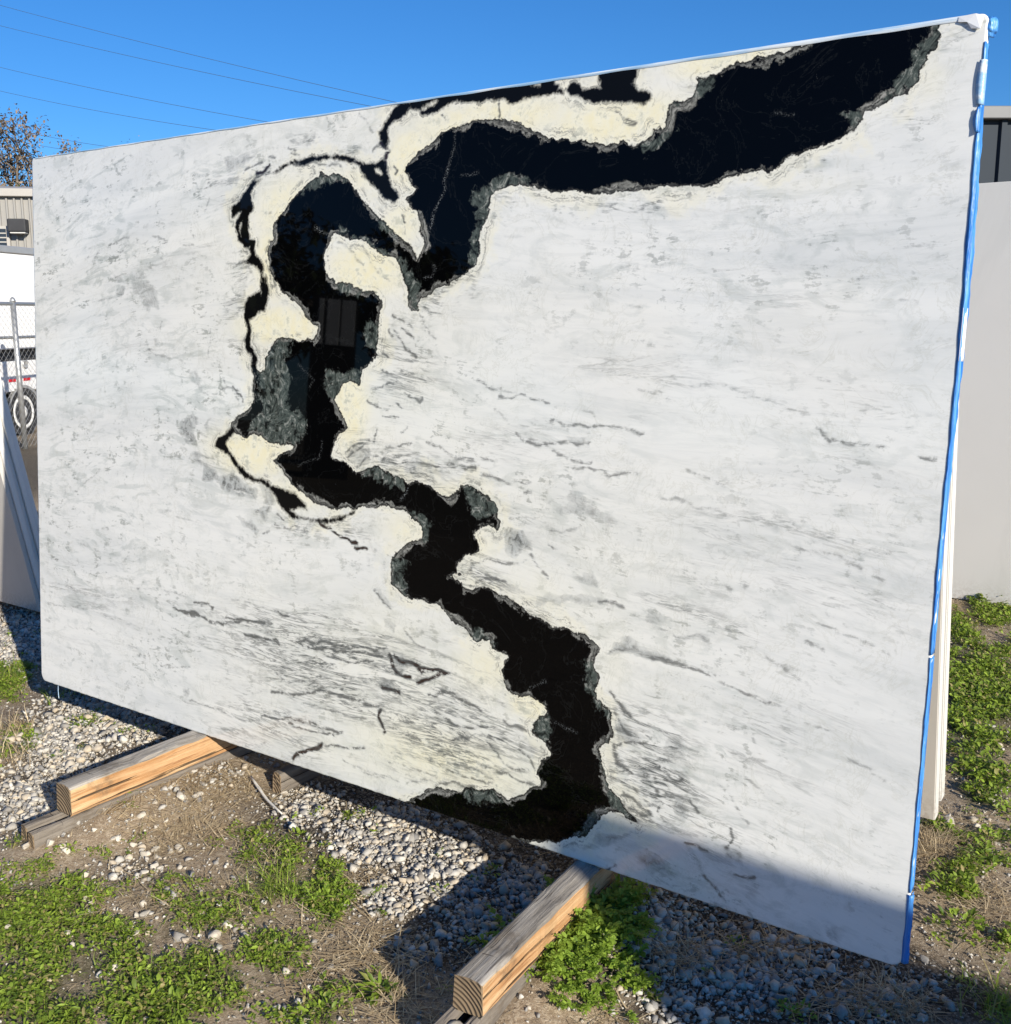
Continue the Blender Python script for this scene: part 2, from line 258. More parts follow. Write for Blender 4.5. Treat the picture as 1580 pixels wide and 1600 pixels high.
STROKES = [(path((k, s)), wd, d) for k, wd, d, ss in (
 (11, 1.6, .42, "30,985 110,970 200,920|370,910 450,905 530,880|330,655 360,625|370,655 450,590 510,540 560,515 595,520|470,600 540,600 600,560 670,545 715,535|745,510 800,520 840,525|790,550 835,540|910,560 950,572 995,550|720,1210 770,1250 830,1260 900,1265 940,1290|710,1090 790,1080 795,1040|1100,1080 1110,1140 1100,1190 1085,1230|1060,1480 1130,1475 1210,1450 1180,1395|1090,180 1150,150|1070,355 1100,290|800,640 840,690|980,460 1005,500|1040,1000 1080,980|1300,660 1340,690 1360,770|1200,680 1310,690"),
 (11, 2.2, .7, "1240,1440 1280,1490 1300,1530|1460,120 1390,150 1340,230"),
 (12, 1.6, .38, "270,500 340,450 415,370|80,660 140,700 190,750|150,925 200,925 250,940|220,1030 320,1050 390,1090|650,1110 770,1105|820,1120 900,1145 950,1165|500,1460 600,1500 700,1535|980,1050 1080,1085 1170,1105|680,1400 760,1430|200,480 210,510|400,740 470,735|300,830 345,865|390,860 440,890|100,1200 300,1220 550,1305|200,1340 400,1370 650,1480"),
 (12, 2.0, .72, "870,1230 950,1250 1020,1260 1090,1300 1180,1325|1000,1190 1080,1210 1110,1230|1190,1290 1300,1300 1440,1315|1320,1395 1420,1410 1520,1430|1520,1240 1580,1280"),
 (13, 2.2, .7, "670,460 720,450 800,460 900,480 1000,490 1120,480|680,470 760,480 880,500 1100,515|850,530 930,555 1050,550|550,690 650,715 730,700 800,690 900,720 1000,750 1080,780|500,820 600,830 720,840 800,870 900,900|820,965 900,970 1000,980|1320,720 1400,700 1480,730 1580,790|60,290 180,320 260,355 320,360 420,350 520,365|420,420 520,430 590,460|640,860 760,890 850,905"),
 (13, 1.6, .5, "1400,790 1500,850 1580,870|560,600 620,650 700,655|1200,400 1250,450 1310,480|0,570 150,575|150,740 300,790 450,850|300,880 420,920 520,960|900,1030 1000,1080 1150,1130|1100,850 1250,920 1400,960|1150,1000 1300,1030 1500,1110|560,300 640,330|700,760 900,800 1050,850|600,640 760,660 900,690"),
 (13, 3.2, .97, "660,1030 680,1000 740,980 800,960|1090,800 1080,830 1110,880 1115,900|1130,520 1150,570 1170,610 1230,635|1160,520 1200,545 1260,570 1300,590 1380,600 1415,605|1410,608 1330,635 1270,655|1090,670 1130,690 1180,700"),
 (14, 1.8, .6, "195,1175 250,1200 320,1215|310,1255 400,1265 500,1265 570,1275 625,1300|640,1420 740,1440 850,1445 930,1435 1050,1450 1200,1490|430,1490 480,1530 560,1560 680,1550 860,1560"),
 (14, 1.8, .36, "340,1220 400,1220 470,1250|1130,905 1250,940 1380,970|830,1350 900,1380|1300,1240 1380,1290 1450,1310 1550,1300|1180,1225 1300,1260|700,970 780,975 800,1010|300,1330 350,1400 380,1430|1120,720 1180,725 1190,700|1380,1130 1400,1140|430,1440 500,1450|850,1490 1000,1525"),
 (15, 1.8, .36, "0,1255 150,1265 350,1295|100,1330 280,1320 450,1340 640,1420|780,1400 850,1425|230,1130 330,1120|620,1200 700,1230 760,1240|1080,520 1200,505 1300,495|1140,780 1240,790|900,690 980,680|430,640 490,655|720,410 830,375|1160,1480 1200,1490"),
 (15, 2.0, .6, "680,1500 740,1535 830,1570 950,1590"),
 (16, 1.8, .58, "590,170 680,215 800,230|700,250 800,260 900,295 1000,275 1060,280|200,290 280,315 350,350|0,230 100,250|40,180 90,215 140,225|470,740 510,810 555,865|280,780 360,790 450,770|850,1010 940,1010 990,1040|900,1290 1000,1280 1150,1305 1240,1335 1350,1390 1500,1430|370,325 470,345|430,390 470,400|130,800 210,770 300,790|150,880 240,860 320,890"),
 (16, 1.6, .42, "1200,430 1300,440 1430,480 1560,525|580,620 640,610 740,590|1100,1110 1180,1160 1290,1205 1400,1195 1480,1230|400,60 440,100 560,120 700,115|1340,270 1430,310 1560,360|1190,760 1300,800"),
 (17, 1.8, .45, "730,640 820,665 940,700 1060,720 1190,780|1280,700 1350,690|960,1080 1080,1120 1250,1180|890,1185 990,1225|460,1250 520,1300|680,1270 780,1310 850,1380|1270,830 1300,850|1300,1210 1330,1240|1000,1020 1020,1035|1110,1075 1125,1080|1250,950 1300,980|110,725 145,745|450,890 480,905|540,855 575,870|970,60 1010,75"),
 (17, 2.0, .62, "0,1240 130,1260 220,1300 340,1350 480,1420 600,1470 700,1500|1020,95 1120,115 1300,130|1500,195 1580,205"),
 (18, 1.8, .42, "600,20 720,80 850,130 1000,200 1150,260|920,240 1000,280|800,310 830,380|560,210 650,240 770,270|290,180 330,190|550,880 590,930|330,330 380,290|640,500 720,590 790,690|780,490 900,600 1050,640|1250,400 1400,490"),
 (18, 2.0, .7, "170,100 220,180 250,200|300,480 400,490 490,500|700,720 720,760 690,800|220,620 280,690|500,790 600,820|730,930 810,940|0,880 100,910 180,890|230,550 280,600 340,640|180,330 190,420 260,470|380,540 400,600 380,640|510,560 550,640|590,930 690,1050"),
 (5, 1.8, .66, "1290,310 1340,350 1400,370 1430,410|1300,420 1350,490 1380,560 1440,600|1230,580 1260,620|1210,700 1250,720|1150,820 1210,810 1290,790|1120,900 1190,960 1260,970|1370,840 1460,920 1490,890|1350,1120 1400,1080|1160,1190 1180,1110|1270,410 1290,450|1300,920 1350,960|1230,1010 1330,1020|1350,400 1440,490|970,1260 1060,1190 1120,1170|985,1280 1100,1200"),
 (5, 1.4, .45, "1480,310 1540,430 1575,490|1480,740 1520,780|190,830 220,890 260,910|120,760 160,820 240,830"),
 (1, 1.8, .6, "550,440 610,470|580,490 640,520|400,525 450,515|200,640 280,580 340,560|1210,470 1240,440 1290,450|1430,960 1460,1030 1440,1090|590,580 680,570 760,560 850,565 950,590|390,1180 370,1250|380,1330 410,1420 420,1540|430,1380 440,1480 450,1570"),
 (1, 1.5, .42, "160,580 220,520 290,495|1090,190 1140,230 1170,290 1185,340|980,190 990,240|830,210 870,270|940,1170 1050,1260 1140,1400|1120,1210 1200,1370 1330,1480|320,940 420,935"),
 (1, 3.0, .95, "1290,590 1290,500 1320,470 1270,410|300,650 350,640 400,580"),
 (2, 1.1, .75, "880,65 880,190|490,170 505,215|220,880 245,930 235,990|150,540 180,560 160,580"),
 (3, 1.3, .7, "500,580 560,610 620,610 660,650|540,620 610,650 650,660"),
 (6, 2.2, .95, "780,770 830,800 880,840 950,870 1000,905 1050,905|1030,940 1110,965"), (6, 1.8, .6, "1000,300 1060,220 1130,210|1040,400 1100,330 1200,330 1300,380|400,850 440,830|480,790 580,830 640,780|500,720 550,760|330,690 400,720"),
 (7, 2.0, .6, "120,100 300,60|420,60 560,100 620,150|640,160 720,190 790,210|850,180 930,190|240,210 330,200 420,230 520,240|600,210 700,230 800,255|760,1040 820,980 900,960|800,1130 880,1080 960,1090|1370,860 1420,900|1250,940 1300,1030|20,1200 90,1290 150,1360"),
 (8, 2.2, .66, "0,680 100,660 200,720 260,770|0,760 100,840 200,860 320,860|100,930 250,900 380,930|390,820 440,850 520,880|480,980 540,1040 560,1100|300,950 400,1080 520,1110|60,1100 200,1140 280,1170|0,1180 120,1170 220,1210|1020,780 1060,830 1110,900|1040,960 1140,930 1200,960|1000,660 1080,760 1110,790|1040,1050 1100,1130|1020,1230 1080,1250 1070,1310|1100,1310 1220,1370|1130,1210 1200,1260|250,1080 420,1130 560,1190"),
 (9, 1.8, .5, "0,240 120,290 260,330|150,180 300,230 480,290|300,60 450,110 600,170|560,200 700,240 820,300|640,60 760,50 860,60|300,330 420,310 560,320 660,350")) for s in ss.split('|')]
DENS = [(520, 1040, 250, 100, .8), (700, 1150, 160, 100, .75), (420, 1140, 150, 60, .6), (1010, 1200, 110, 130, .85), (1100, 1300, 130, 60, .5), (630, 580, 70, 120, .6), (780, 690, 150, 60, .5),
        (150, 930, 110, 80, .42), (850, 830, 130, 80, .5), (1050, 960, 160, 80, .42), (330, 720, 60, 70, .4), (360, 290, 60, 50, .55), (220, 390, 150, 60, .32), (640, 730, 120, 40, .75), (1250, 900, 230, 220, .3),
        (980, 600, 230, 100, .28), (1200, 380, 320, 110, .35), (780, 950, 120, 60, .5), (1150, 1150, 200, 120, .42), (250, 560, 120, 100, .25), (850, 1020, 60, 60, .2), (570, 700, 50, 40, .6), (400, 800, 60, 40, .4), (760, 900, 60, 50, .7), (1350, 700, 120, 100, .3)]
CREAM = [(455, 330, 70, 70, .8), (425, 410, 35, 70, .9), (440, 510, 80, 35, 1.0), (575, 420, 70, 50, 1.0), (545, 640, 35, 90, .9), (390, 705, 80, 45, .9), (460, 770, 80, 40, .6), (640, 830, 60, 50, .6), (830, 1100, 40, 30, 1.0),
         (700, 1190, 190, 70, .65), (760, 1040, 70, 60, .6), (760, 190, 170, 45, .8), (960, 190, 130, 50, .9), (1130, 95, 110, 30, .8), (640, 250, 50, 60, .9), (560, 280, 90, 40, .6), (625, 350, 40, 40, .8), (560, 1190, 200, 60, .4),
         (700, 770, 60, 30, .6), (740, 850, 50, 40, .6), (960, 1040, 40, 90, .35), (960, 1290, 50, 20, .6), (1450, 120, 40, 70, .45), (1250, 290, 150, 30, .35), (900, 310, 120, 14, .45), (600, 1000, 150, 120, .3), (830, 930, 110, 60, .4), (420, 590, 20, 40, .6)]
FLOW = [(1200, 350, 7), (1450, 250, 10), (900, 380, 3), (1200, 550, 0), (950, 620, -4), (1250, 800, -10), (1400, 950, -9), (1080, 790, -8), (1050, 1030, -4), (1150, 1200, -11), (1350, 1300, -11), (1000, 1150, -5), (500, 1050, 7), (350, 1000, 3), (620, 1000, 10), (560, 1110, 5),
        (700, 1160, -1), (600, 1200, 0), (420, 1150, 3), (130, 920, -1), (310, 960, -2), (200, 1030, 2), (150, 400, 24), (120, 600, 10), (250, 350, 22), (250, 600, -12), (620, 560, -34), (680, 640, -24), (760, 680, -12), (330, 700, -35), (400, 790, -18), (360, 290, 35), (560, 720, 8), (780, 860, -16), (800, 200, 5), (620, 200, 35), (850, 1000, -22), (640, 920, -8), (740, 1050, -6)]

NX, NY = 900, 542
gx, gy = np.meshgrid(np.linspace(0, SW, NX), np.linspace(0, SH, NY))       # rows = height
PX = gx.ravel(); PY = gy.ravel()
# a little natural raggedness for everything that is traced
WX = PX + 0.0035 * vnoise(PX * 28, PY * 28, 11, 3); WY = PY + 0.0035 * vnoise(PX * 28 + 9, PY * 28 + 5, 12, 3)
WX2 = PX + 0.010 * vnoise(PX * 30, PY * 30, 13, 3); WY2 = PY + 0.010 * vnoise(PX * 30 + 9, PY * 30 + 5, 14, 3)
def near_idx(p, pad, X, Y): return np.nonzero((X > p[:, 0].min() - pad) & (X < p[:, 0].max() + pad) & (Y > p[:, 1].min() - pad) & (Y < p[:, 1].max() + pad))[0]
def seg_dist(p, X, Y, closed):
    best = np.full(X.shape, 1e9, np.float32); inside = np.zeros(X.shape, bool)
    q = np.r_[p, p[:1]] if closed else p
    for (x0, y0), (x1, y1) in zip(q[:-1], q[1:]):
        dx, dy = x1 - x0, y1 - y0; L = dx * dx + dy * dy + 1e-12
        t = np.clip(((X - x0) * dx + (Y - y0) * dy) / L, 0, 1)
        np.minimum(best, (X - x0 - t * dx) ** 2 + (Y - y0 - t * dy) ** 2, out=best)
        if closed and y0 != y1: inside ^= ((Y < y0) != (Y < y1)) & (X < x0 + (Y - y0) * (x1 - x0) / (y1 - y0))
    best = np.sqrt(best)
    return np.where(inside, -best, best) if closed else best
def sdf(polys, pad, X, Y):
    X = X.astype(np.float32); Y = Y.astype(np.float32); out = np.full(X.shape, pad, np.float32)
    for p in polys:
        i = near_idx(p, pad, X, Y); out[i] = np.minimum(out[i], seg_dist(p, X[i], Y[i], True))
    return out
f_black = sdf(BLACKS[:1], 0.16, WX, WY); f_thin = sdf(BLACKS[1:], 0.16, WX, WY)
for hp in HOLES:
    i = near_idx(hp, 0.05, WX, WY); f_thin[i] = np.maximum(f_thin[i], -seg_dist(hp, WX[i], WY[i], True))
f_green = sdf(GREENS, 0.04, WX2, WY2)
f_grey = np.zeros(PX.size, np.float32)
for p, d in GREYS:
    soft = 0.013 if d > .3 else 0.03; i = near_idx(p, 0.06, WX2, WY2)
    s = seg_dist(p, WX2[i], WY2[i], True); f_grey[i] = np.maximum(f_grey[i], d * np.clip(0.5 - s / (2 * soft), 0, 1))
f_line = np.zeros(PX.size, np.float32)
for p, wd, d in STROKES:
    sg = 0.0030 + wd * 0.0017; i = near_idx(p, 0.05, WX2, WY2)
    s = seg_dist(p, WX2[i], WY2[i], False); f_line[i] = np.maximum(f_line[i], d * np.exp(-(s / sg) ** 2))
CRACKS = [(path((2, "570,420 545,520 520,600 500,680 480,780 440,850 420,920 402,1030")), .9), (path((2, "600,260 585,340 570,420")), .4), (path((2, "350,860 345,940")), 1.0), (path((7, "235,500 265,440 275,400")), 1.0), (path((7, "250,1110 280,1180 265,1225")), .8), (path((2, "430,1215 440,1250 410,1290 370,1300")), .6), (path((2, "620,600 690,590 740,570")), .5),
          (path((1, "740,1060 790,1100 870,1110")), .9), (path((4, "300,680 460,695")), .4), (path((8, "690,825 750,860 790,885")), .5), (path((8, "550,625 630,605")), .5), (path((5, "640,660 740,760 720,810")), .4), (path((6, "640,380 780,340 800,220")), .35)]
f_crack = np.zeros(PX.size, np.float32)
for p, d in CRACKS:
    i = near_idx(p, .03, WX2, WY2); s = seg_dist(p, WX2[i], WY2[i], False); f_crack[i] = np.maximum(f_crack[i], d * np.exp(-(s / .0030) ** 2))
BUSY = [(150, 400, 160, 200, .8), (130, 800, 150, 250, .7), (320, 620, 120, 200, .8), (330, 300, 120, 80, .9), (650, 620, 110, 150, .8), (600, 1050, 300, 130, .9), (250, 1000, 220, 120, .6), (820, 820, 160, 130, .8), (1040, 1180, 160, 160, .9), (1000, 960, 200, 100, .6), (1150, 1330, 200, 120, .7), (1100, 400, 350, 120, .5), (1300, 850, 200, 200, .35), (470, 850, 120, 100, .5), (750, 700, 150, 60, .7), (540, 180, 90, 40, .6)]
def blobs(L, X=PX, Y=PY):
    out = np.zeros(X.size, np.float32)
    for u, v, ru, rv, a in L:
        c = stone([(u, v)])[0]; rx = abs(stone([(u + ru, v)])[0, 0] - stone([(u - ru, v)])[0, 0]) / 2; ry = abs(stone([(u, v + rv)])[0, 1] - stone([(u, v - rv)])[0, 1]) / 2
        out = np.maximum(out, a * np.exp(-(((X - c[0]) / rx) ** 2 + ((Y - c[1]) / ry) ** 2) * 0.9))
    return out
f_dens = blobs(DENS); f_busy = blobs(BUSY, WX2, WY2); f_warm = blobs([(640, 1080, 330, 190, .75), (900, 1000, 200, 250, .55), (560, 620, 200, 300, .65), (800, 180, 380, 110, .6), (960, 1200, 130, 130, .5), (450, 420, 170, 260, .55), (750, 850, 170, 150, .6), (420, 1130, 180, 80, .4)], WX2, WY2); f_cream = blobs(CREAM, WX2, WY2)
# flow coordinates: two potentials whose gradients follow the bedding
cnx, cny = 44, 28
cx, cy = np.meshgrid(np.linspace(0, SW, cnx), np.linspace(0, SH, cny)); hx, hy = SW / (cnx - 1), SH / (cny - 1)
fp = stone([(a, b) for a, b, c in FLOW]); fa = np.radians([c for a, b, c in FLOW])
wt = 1 / (((cx[..., None] - fp[:, 0]) ** 2 + (cy[..., None] - fp[:, 1]) ** 2) + 0.012) ** 1.3
ca = (wt * np.cos(fa)).sum(-1) / wt.sum(-1); sa = (wt * np.sin(fa)).sum(-1) / wt.sum(-1); nn = np.hypot(ca, sa); ca /= nn; sa /= nn
idx = np.arange(cnx * cny).reshape(cny, cnx)
def potential(vx, vy):
    NU = cnx * cny; AtA = np.eye(NU) * 1e-6; Atb = np.zeros(NU)
    for a, b, g, h in ((idx[:, :-1], idx[:, 1:], (vx[:, :-1] + vx[:, 1:]) / 2, hx), (idx[:-1], idx[1:], (vy[:-1] + vy[1:]) / 2, hy)):
        a = a.ravel(); b = b.ravel(); g = g.ravel()
        np.add.at(AtA, (b, b), 1 / h ** 2); np.add.at(AtA, (a, a), 1 / h ** 2); np.add.at(AtA, (a, b), -1 / h ** 2); np.add.at(AtA, (b, a), -1 / h ** 2)
        np.add.at(Atb, b, g / h); np.add.at(Atb, a, -g / h)
    return np.linalg.solve(AtA, Atb).reshape(cny, cnx)
def fine(c):
    def wts(m, k):                        # cubic B-spline, smooth to the second order
        M_ = np.zeros((m, k)); q = np.linspace(0, k - 1, m); i = np.minimum(q.astype(int), k - 2); t = q - i
        for o, wv in ((-1, (1 - t) ** 3 / 6), (0, (3 * t ** 3 - 6 * t ** 2 + 4) / 6), (1, (-3 * t ** 3 + 3 * t ** 2 + 3 * t + 1) / 6), (2, t ** 3 / 6)): np.add.at(M_, (np.arange(m), np.clip(i + o, 0, k - 1)), wv)
        return M_
    return (wts(NY, cny) @ c @ wts(NX, cnx).T).ravel()
f_phi = fine(potential(ca, sa)); f_psi = fine(potential(-sa, ca))
# slab body: gridded polished front, thin sides, back
cr = 0.035
ox, oy = PX.copy(), PY.copy()
for (qx, qy, r) in ((SW, 0, 0.032), (0, 0, 0.03), (SW, SH, 0.012), (0, SH, 0.012)):
    sx = 1 if qx == 0 else -1; sy = 1 if qy == 0 else -1
    ax = qx + sx * r; ay = qy + sy * r; m = ((ox - ax) * sx < 0) & ((oy - ay) * sy < 0)
    dx = ox[m] - ax; dy = oy[m] - ay; L = np.maximum(np.hypot(dx, dy), 1e-9); k = np.maximum(np.abs(dx), np.abs(dy)) / L
    ox[m] = ax + dx * k; oy[m] = ay + dy * k

def marble_material():
    n = NT('polished_marble'); P = n.obj()
    sd0 = n.attr('black'); th0 = n.attr('thin'); gr0 = n.attr('green'); grey = n.attr('grey'); line = n.attr('line'); dens = n.attr('dens'); cream = n.attr('cream')
    fl = n.n('ShaderNodeCombineXYZ', {0: n.attr('phi'), 1: n.attr('psi'), 2: 0.0}).outputs[0]
    cen = lambda x, k: n.math('MULTIPLY', n.math('SUBTRACT', x, 0.5), k)
    add = lambda *a: a[0] if len(a) == 1 else n.math('ADD', a[0], add(*a[1:]))
    mul = lambda *a: a[0] if len(a) == 1 else n.math('MULTIPLY', a[0], mul(*a[1:]))
    ridge = lambda x: n.math('SUBTRACT', 1.0, n.math('ABSOLUTE', n.math('MULTIPLY_ADD', x, 2.0, -1.0)))
    nA = n.noise(P, 24, 8, 0.66); nB = n.noise(P, 120, 5, 0.65); nC = n.noise(P, 55, 7, 0.68, 0.8); nD = n.noise(P, 7, 3, 0.5); nE = n.noise(P, 260, 3, 0.6)
    jag = add(cen(nA, 0.036), cen(nC, 0.018), cen(nB, 0.008))
    sd = add(sd0, jag); th = add(th0, cen(nA, 0.030), cen(nC, 0.018), cen(nB, 0.008)); near = n.math('MINIMUM', sd, th)
    bandmot = mul(n.step(add(near, cen(nD, 0.10)), 0.15, 0.01), n.step(n.noise(P, 4.2, 4, 0.6, 1.0), 0.46, 0.60), n.step(cream, 0.55, 0.15)); dens = n.math('MAXIMUM', dens, mul(bandmot, 0.65)); busy = n.math('MAXIMUM', n.attr('busy'), mul(bandmot, 0.9))
    # bedding: clouds, bands, threads and flecks that run with the flow
    w1 = n.noise(n.mapv(fl, (2.4, 15, 1)), 1.0, 8, 0.68, 1.3); w2 = n.noise(n.mapv(fl, (3.2, 26, 1)), 1.0, 7, 0.60, 2.6); w3 = n.noise(n.mapv(fl, (0.9, 6.0, 1)), 1.0, 6, 0.62, 0.8)
    w4 = n.noise(n.mapv(fl, (14, 56, 1)), 1.0, 5, 0.62, 1.8); w5 = n.noise(n.mapv(fl, (1.5, 11, 1)), 1.0, 4, 0.6, 1.2)
    zone = n.step(add(w5, cen(dens, 0.5)), 0.36, 0.60)
    thread = mul(n.step(ridge(w2), 0.84, 0.99), zone, n.step(w4, 0.36, 0.62)); thread2 = mul(n.step(ridge(w1), 0.93, 1.0), zone, n.step(w2, 0.38, 0.6))
    mott = mul(n.step(add(w4, cen(dens, 0.16)), 0.55, 0.72), n.step(add(w1, cen(dens, 0.34)), 0.50, 0.68))
    wisp = mul(n.math('MAXIMUM', thread, n.math('MAXIMUM', thread2, mul(mott, 0.60))), n.math('MULTIPLY_ADD', dens, 0.90, 0.16))
    patch = mul(n.step(add(n.noise(n.mapv(fl, (5.5, 15, 1)), 1.0, 9, 0.66, 1.6), cen(nA, 0.25)), 0.49, 0.63), n.math('MULTIPLY_ADD', busy, 0.62, 0.10)); speck = mul(n.step(add(nA, cen(w4, 0.8), cen(nC, 0.3)), 0.56, 0.65), n.step(n.noise(P, 6, 4, 0.6, 1.0), 0.45, 0.58), n.math('MULTIPLY_ADD', busy, 0.66, 0.05))
    cloud = mul(n.step(w3, 0.42, 0.66), 0.40); haze = mul(n.step(w1, 0.45, 0.68), n.math('MULTIPLY_ADD', dens, 0.50, 0.16)); fine = mul(n.step(w2, 0.50, 0.68), n.math('MULTIPLY_ADD', dens, 0.25, 0.08))
    base = n.mix(n.noise(P, 1.1, 3, 0.5), (0.82, 0.815, 0.77), (0.74, 0.755, 0.745))
    base = n.mix(cloud, base, (0.57, 0.595, 0.60)); base = n.mix(haze, base, (0.45, 0.485, 0.485)); base = n.mix(fine, base, (0.40, 0.43, 0.43)); base = n.mix(patch, base, (0.40, 0.44, 0.425)); base = n.mix(speck, base, (0.17, 0.192, 0.178))
    # ivory halo near the dark vein
    halo = mul(n.step(add(near, cen(nD, 0.26), cen(nA, 0.06)), 0.045, 0.006), 0.40)
    cr = n.math('MAXIMUM', halo, mul(cream, n.step(add(mul(nA, 0.6), cream), 0.42, 0.95), 1.25))
    cr = n.math('MULTIPLY', cr, n.math('MULTIPLY_ADD', nC, 0.9, 0.52), clamp=True)
    base = n.mix(mul(n.attr('warm'), n.math('MULTIPLY_ADD', nD, 0.9, 0.25)), base, (0.83, 0.81, 0.69))
    base = n.mix(cr, base, n.mix(n.step(nA, 0.3, 0.7), (0.84, 0.78, 0.53), (0.86, 0.835, 0.68)))
    cv = mul(n.step(ridge(n.noise(P, 11, 7, 0.66, 2.0)), 0.94, 1.0), 0.22, n.step(nD, 0.42, 0.58)); base = n.mix(cv, base, (0.40, 0.40, 0.32)); base = n.mix(mul(n.step(add(nA, cen(nC, 0.4)), 0.55, 0.66), cr, 0.55), base, (0.42, 0.435, 0.35)); base = n.mix(mul(speck, 0.5), base, (0.22, 0.235, 0.21))
    # grey patches (mottled inside) and hair veins
    gcol = n.mix(n.step(nC, 0.36, 0.62), (0.06, 0.068, 0.066), (0.34, 0.365, 0.36)); gcol = n.mix(n.step(nA, 0.52, 0.70), gcol, (0.55, 0.57, 0.56))
    gedge = n.step(add(n.step(grey, 0.0, 0.45), cen(nA, 2.6), cen(w2, 2.2), cen(nC, 1.2)), 0.30, 0.85); gm = n.math('MULTIPLY', mul(grey, gedge), n.math('MULTIPLY_ADD', n.step(nC, 0.34, 0.62), -0.35, 1.18), clamp=True)
    base = n.mix(gm, base, gcol)
    lsh = add(mul(n.math('MINIMUM', line, 0.72), 1.2), cen(w2, 1.9), cen(w4, 1.7), cen(nC, 2.0)); lm = mul(n.math('POWER', n.math('MAXIMUM', line, 0.0001), 1.2), n.step(lsh, 0.26, 0.88)); soft = mul(line, n.step(lsh, -0.2, 0.5), 0.40)
    base = n.mix(soft, base, (0.42, 0.44, 0.43)); base = n.mix(n.math('MULTIPLY', lm, 1.25, clamp=True), base, n.mix(n.step(line, 0.70, 0.92), (0.034, 0.037, 0.035), (0.034, 0.020, 0.017)))
    base = n.mix(n.math('MULTIPLY', wisp, 1.12, clamp=True), base, (0.10, 0.11, 0.108))
    pits = mul(n.step(nE, 0.70, 0.76), n.step(w1, 0.52, 0.62), 0.5); base = n.mix(pits, base, (0.18, 0.19, 0.19))
    # soot bleeding out of the dark margins
    lv = n.n('ShaderNodeCombineXYZ', {0: mul(near, 210.0), 1: mul(nD, 9.0), 2: mul(nA, 2.5)}).outputs[0]; lam = n.noise(lv, 1.0, 4, 0.6)
    soot = mul(n.step(add(near, cen(nD, 0.10)), 0.030, 0.0), n.step(lam, 0.52, 0.66), 0.80); base = n.mix(soot, base, (0.17, 0.17, 0.155))
    base = n.mix(n.step(add(th, cen(nD, 0.02)), 0.0090, -0.0030), base, (0.004, 0.0042, 0.0045))
    # the vein: dark fringe line, speckled pale rim, black core, green-grey inclusions
    rimw = n.math('MULTIPLY_ADD', n.step(add(nD, cen(nA, 0.4)), 0.42, 0.66), 0.020, 0.0026)
    depth = n.math('MULTIPLY', sd, -1.0)
    inner = n.step(n.math('SUBTRACT', add(depth, cen(nC, 0.036), cen(nB, 0.014)), rimw), -0.003, 0.003)
    rimc = n.mix(n.step(nC, 0.36, 0.56), (0.035, 0.036, 0.033), (0.22, 0.222, 0.20)); rimc = n.mix(n.step(lam, 0.48, 0.60), rimc, (0.05, 0.05, 0.047)); rimc = n.mix(n.step(lam, 0.44, 0.36), rimc, (0.33, 0.325, 0.30))
    blk = n.mix(n.step(n.noise(n.mapv(P, (18, 1, 70)), 1.0, 6, 0.7), 0.66, 0.82), (0.0012, 0.0013, 0.0015), (0.010, 0.011, 0.012))
    spots = n.step(n.noise(P, 16, 5, 0.6), 0.71, 0.76); blk = n.mix(mul(spots, 0.25), blk, (0.03, 0.033, 0.033)); cry = n.step(n.voro(P, 150), 0.10, 0.05); blk = n.mix(mul(cry, n.step(n.noise(P, 11, 3), 0.60, 0.70), 0.8), blk, (0.20, 0.21, 0.21)); blk = n.mix(n.math('MULTIPLY', mul(n.attr('crack'), n.step(nE, 0.50, 0.58)), 0.9, clamp=True), blk, (0.20, 0.215, 0.215)); vl = mul(n.step(ridge(n.noise(P, 5.5, 6, 0.62, 1.5)), 0.982, 0.998), 0.16); blk = n.mix(vl, blk, (0.035, 0.038, 0.038))
    core = n.mix(inner, rimc, blk)
    gr = add(gr0, cen(nA, 0.075), cen(nC, 0.05), cen(nD, 0.03)); gv = n.noise(n.mapv(P, (26, 1, 20), (0, 0.6, 0)), 1.0, 8, 0.72, 2.4); gf = n.step(depth, 0.045, 0.012)
    gcl = n.mix(n.step(gv, 0.36, 0.52), (0.010, 0.012, 0.0115), (0.075, 0.092, 0.082)); gcl = n.mix(n.step(gv, 0.52, 0.64), gcl, (0.30, 0.31, 0.28)); gcl = n.mix(n.step(nA, 0.53, 0.62), gcl, (0.008, 0.010, 0.0095)); gcl = n.mix(n.step(nB, 0.58, 0.66), gcl, (0.02, 0.023, 0.021))
    core = n.mix(n.step(gr, 0.006, -0.006), core, gcl)
    core = n.mix(mul(n.step(depth, 0.0050, 0.0022), n.step(nC, 0.30, 0.5)), core, (0.012, 0.012, 0.012))
    isin = n.step(depth, -0.0014, 0.0012); dark = n.math('MAXIMUM', isin, n.step(th, 0.002, -0.002))
    col = n.mix(isin, base, core)
    n.out(col, n.math('MULTIPLY_ADD', dark, -0.055, 0.075), spec=n.math('MULTIPLY_ADD', dark, -0.36, 0.50))
    return n.m
M_MARBLE = marble_material()

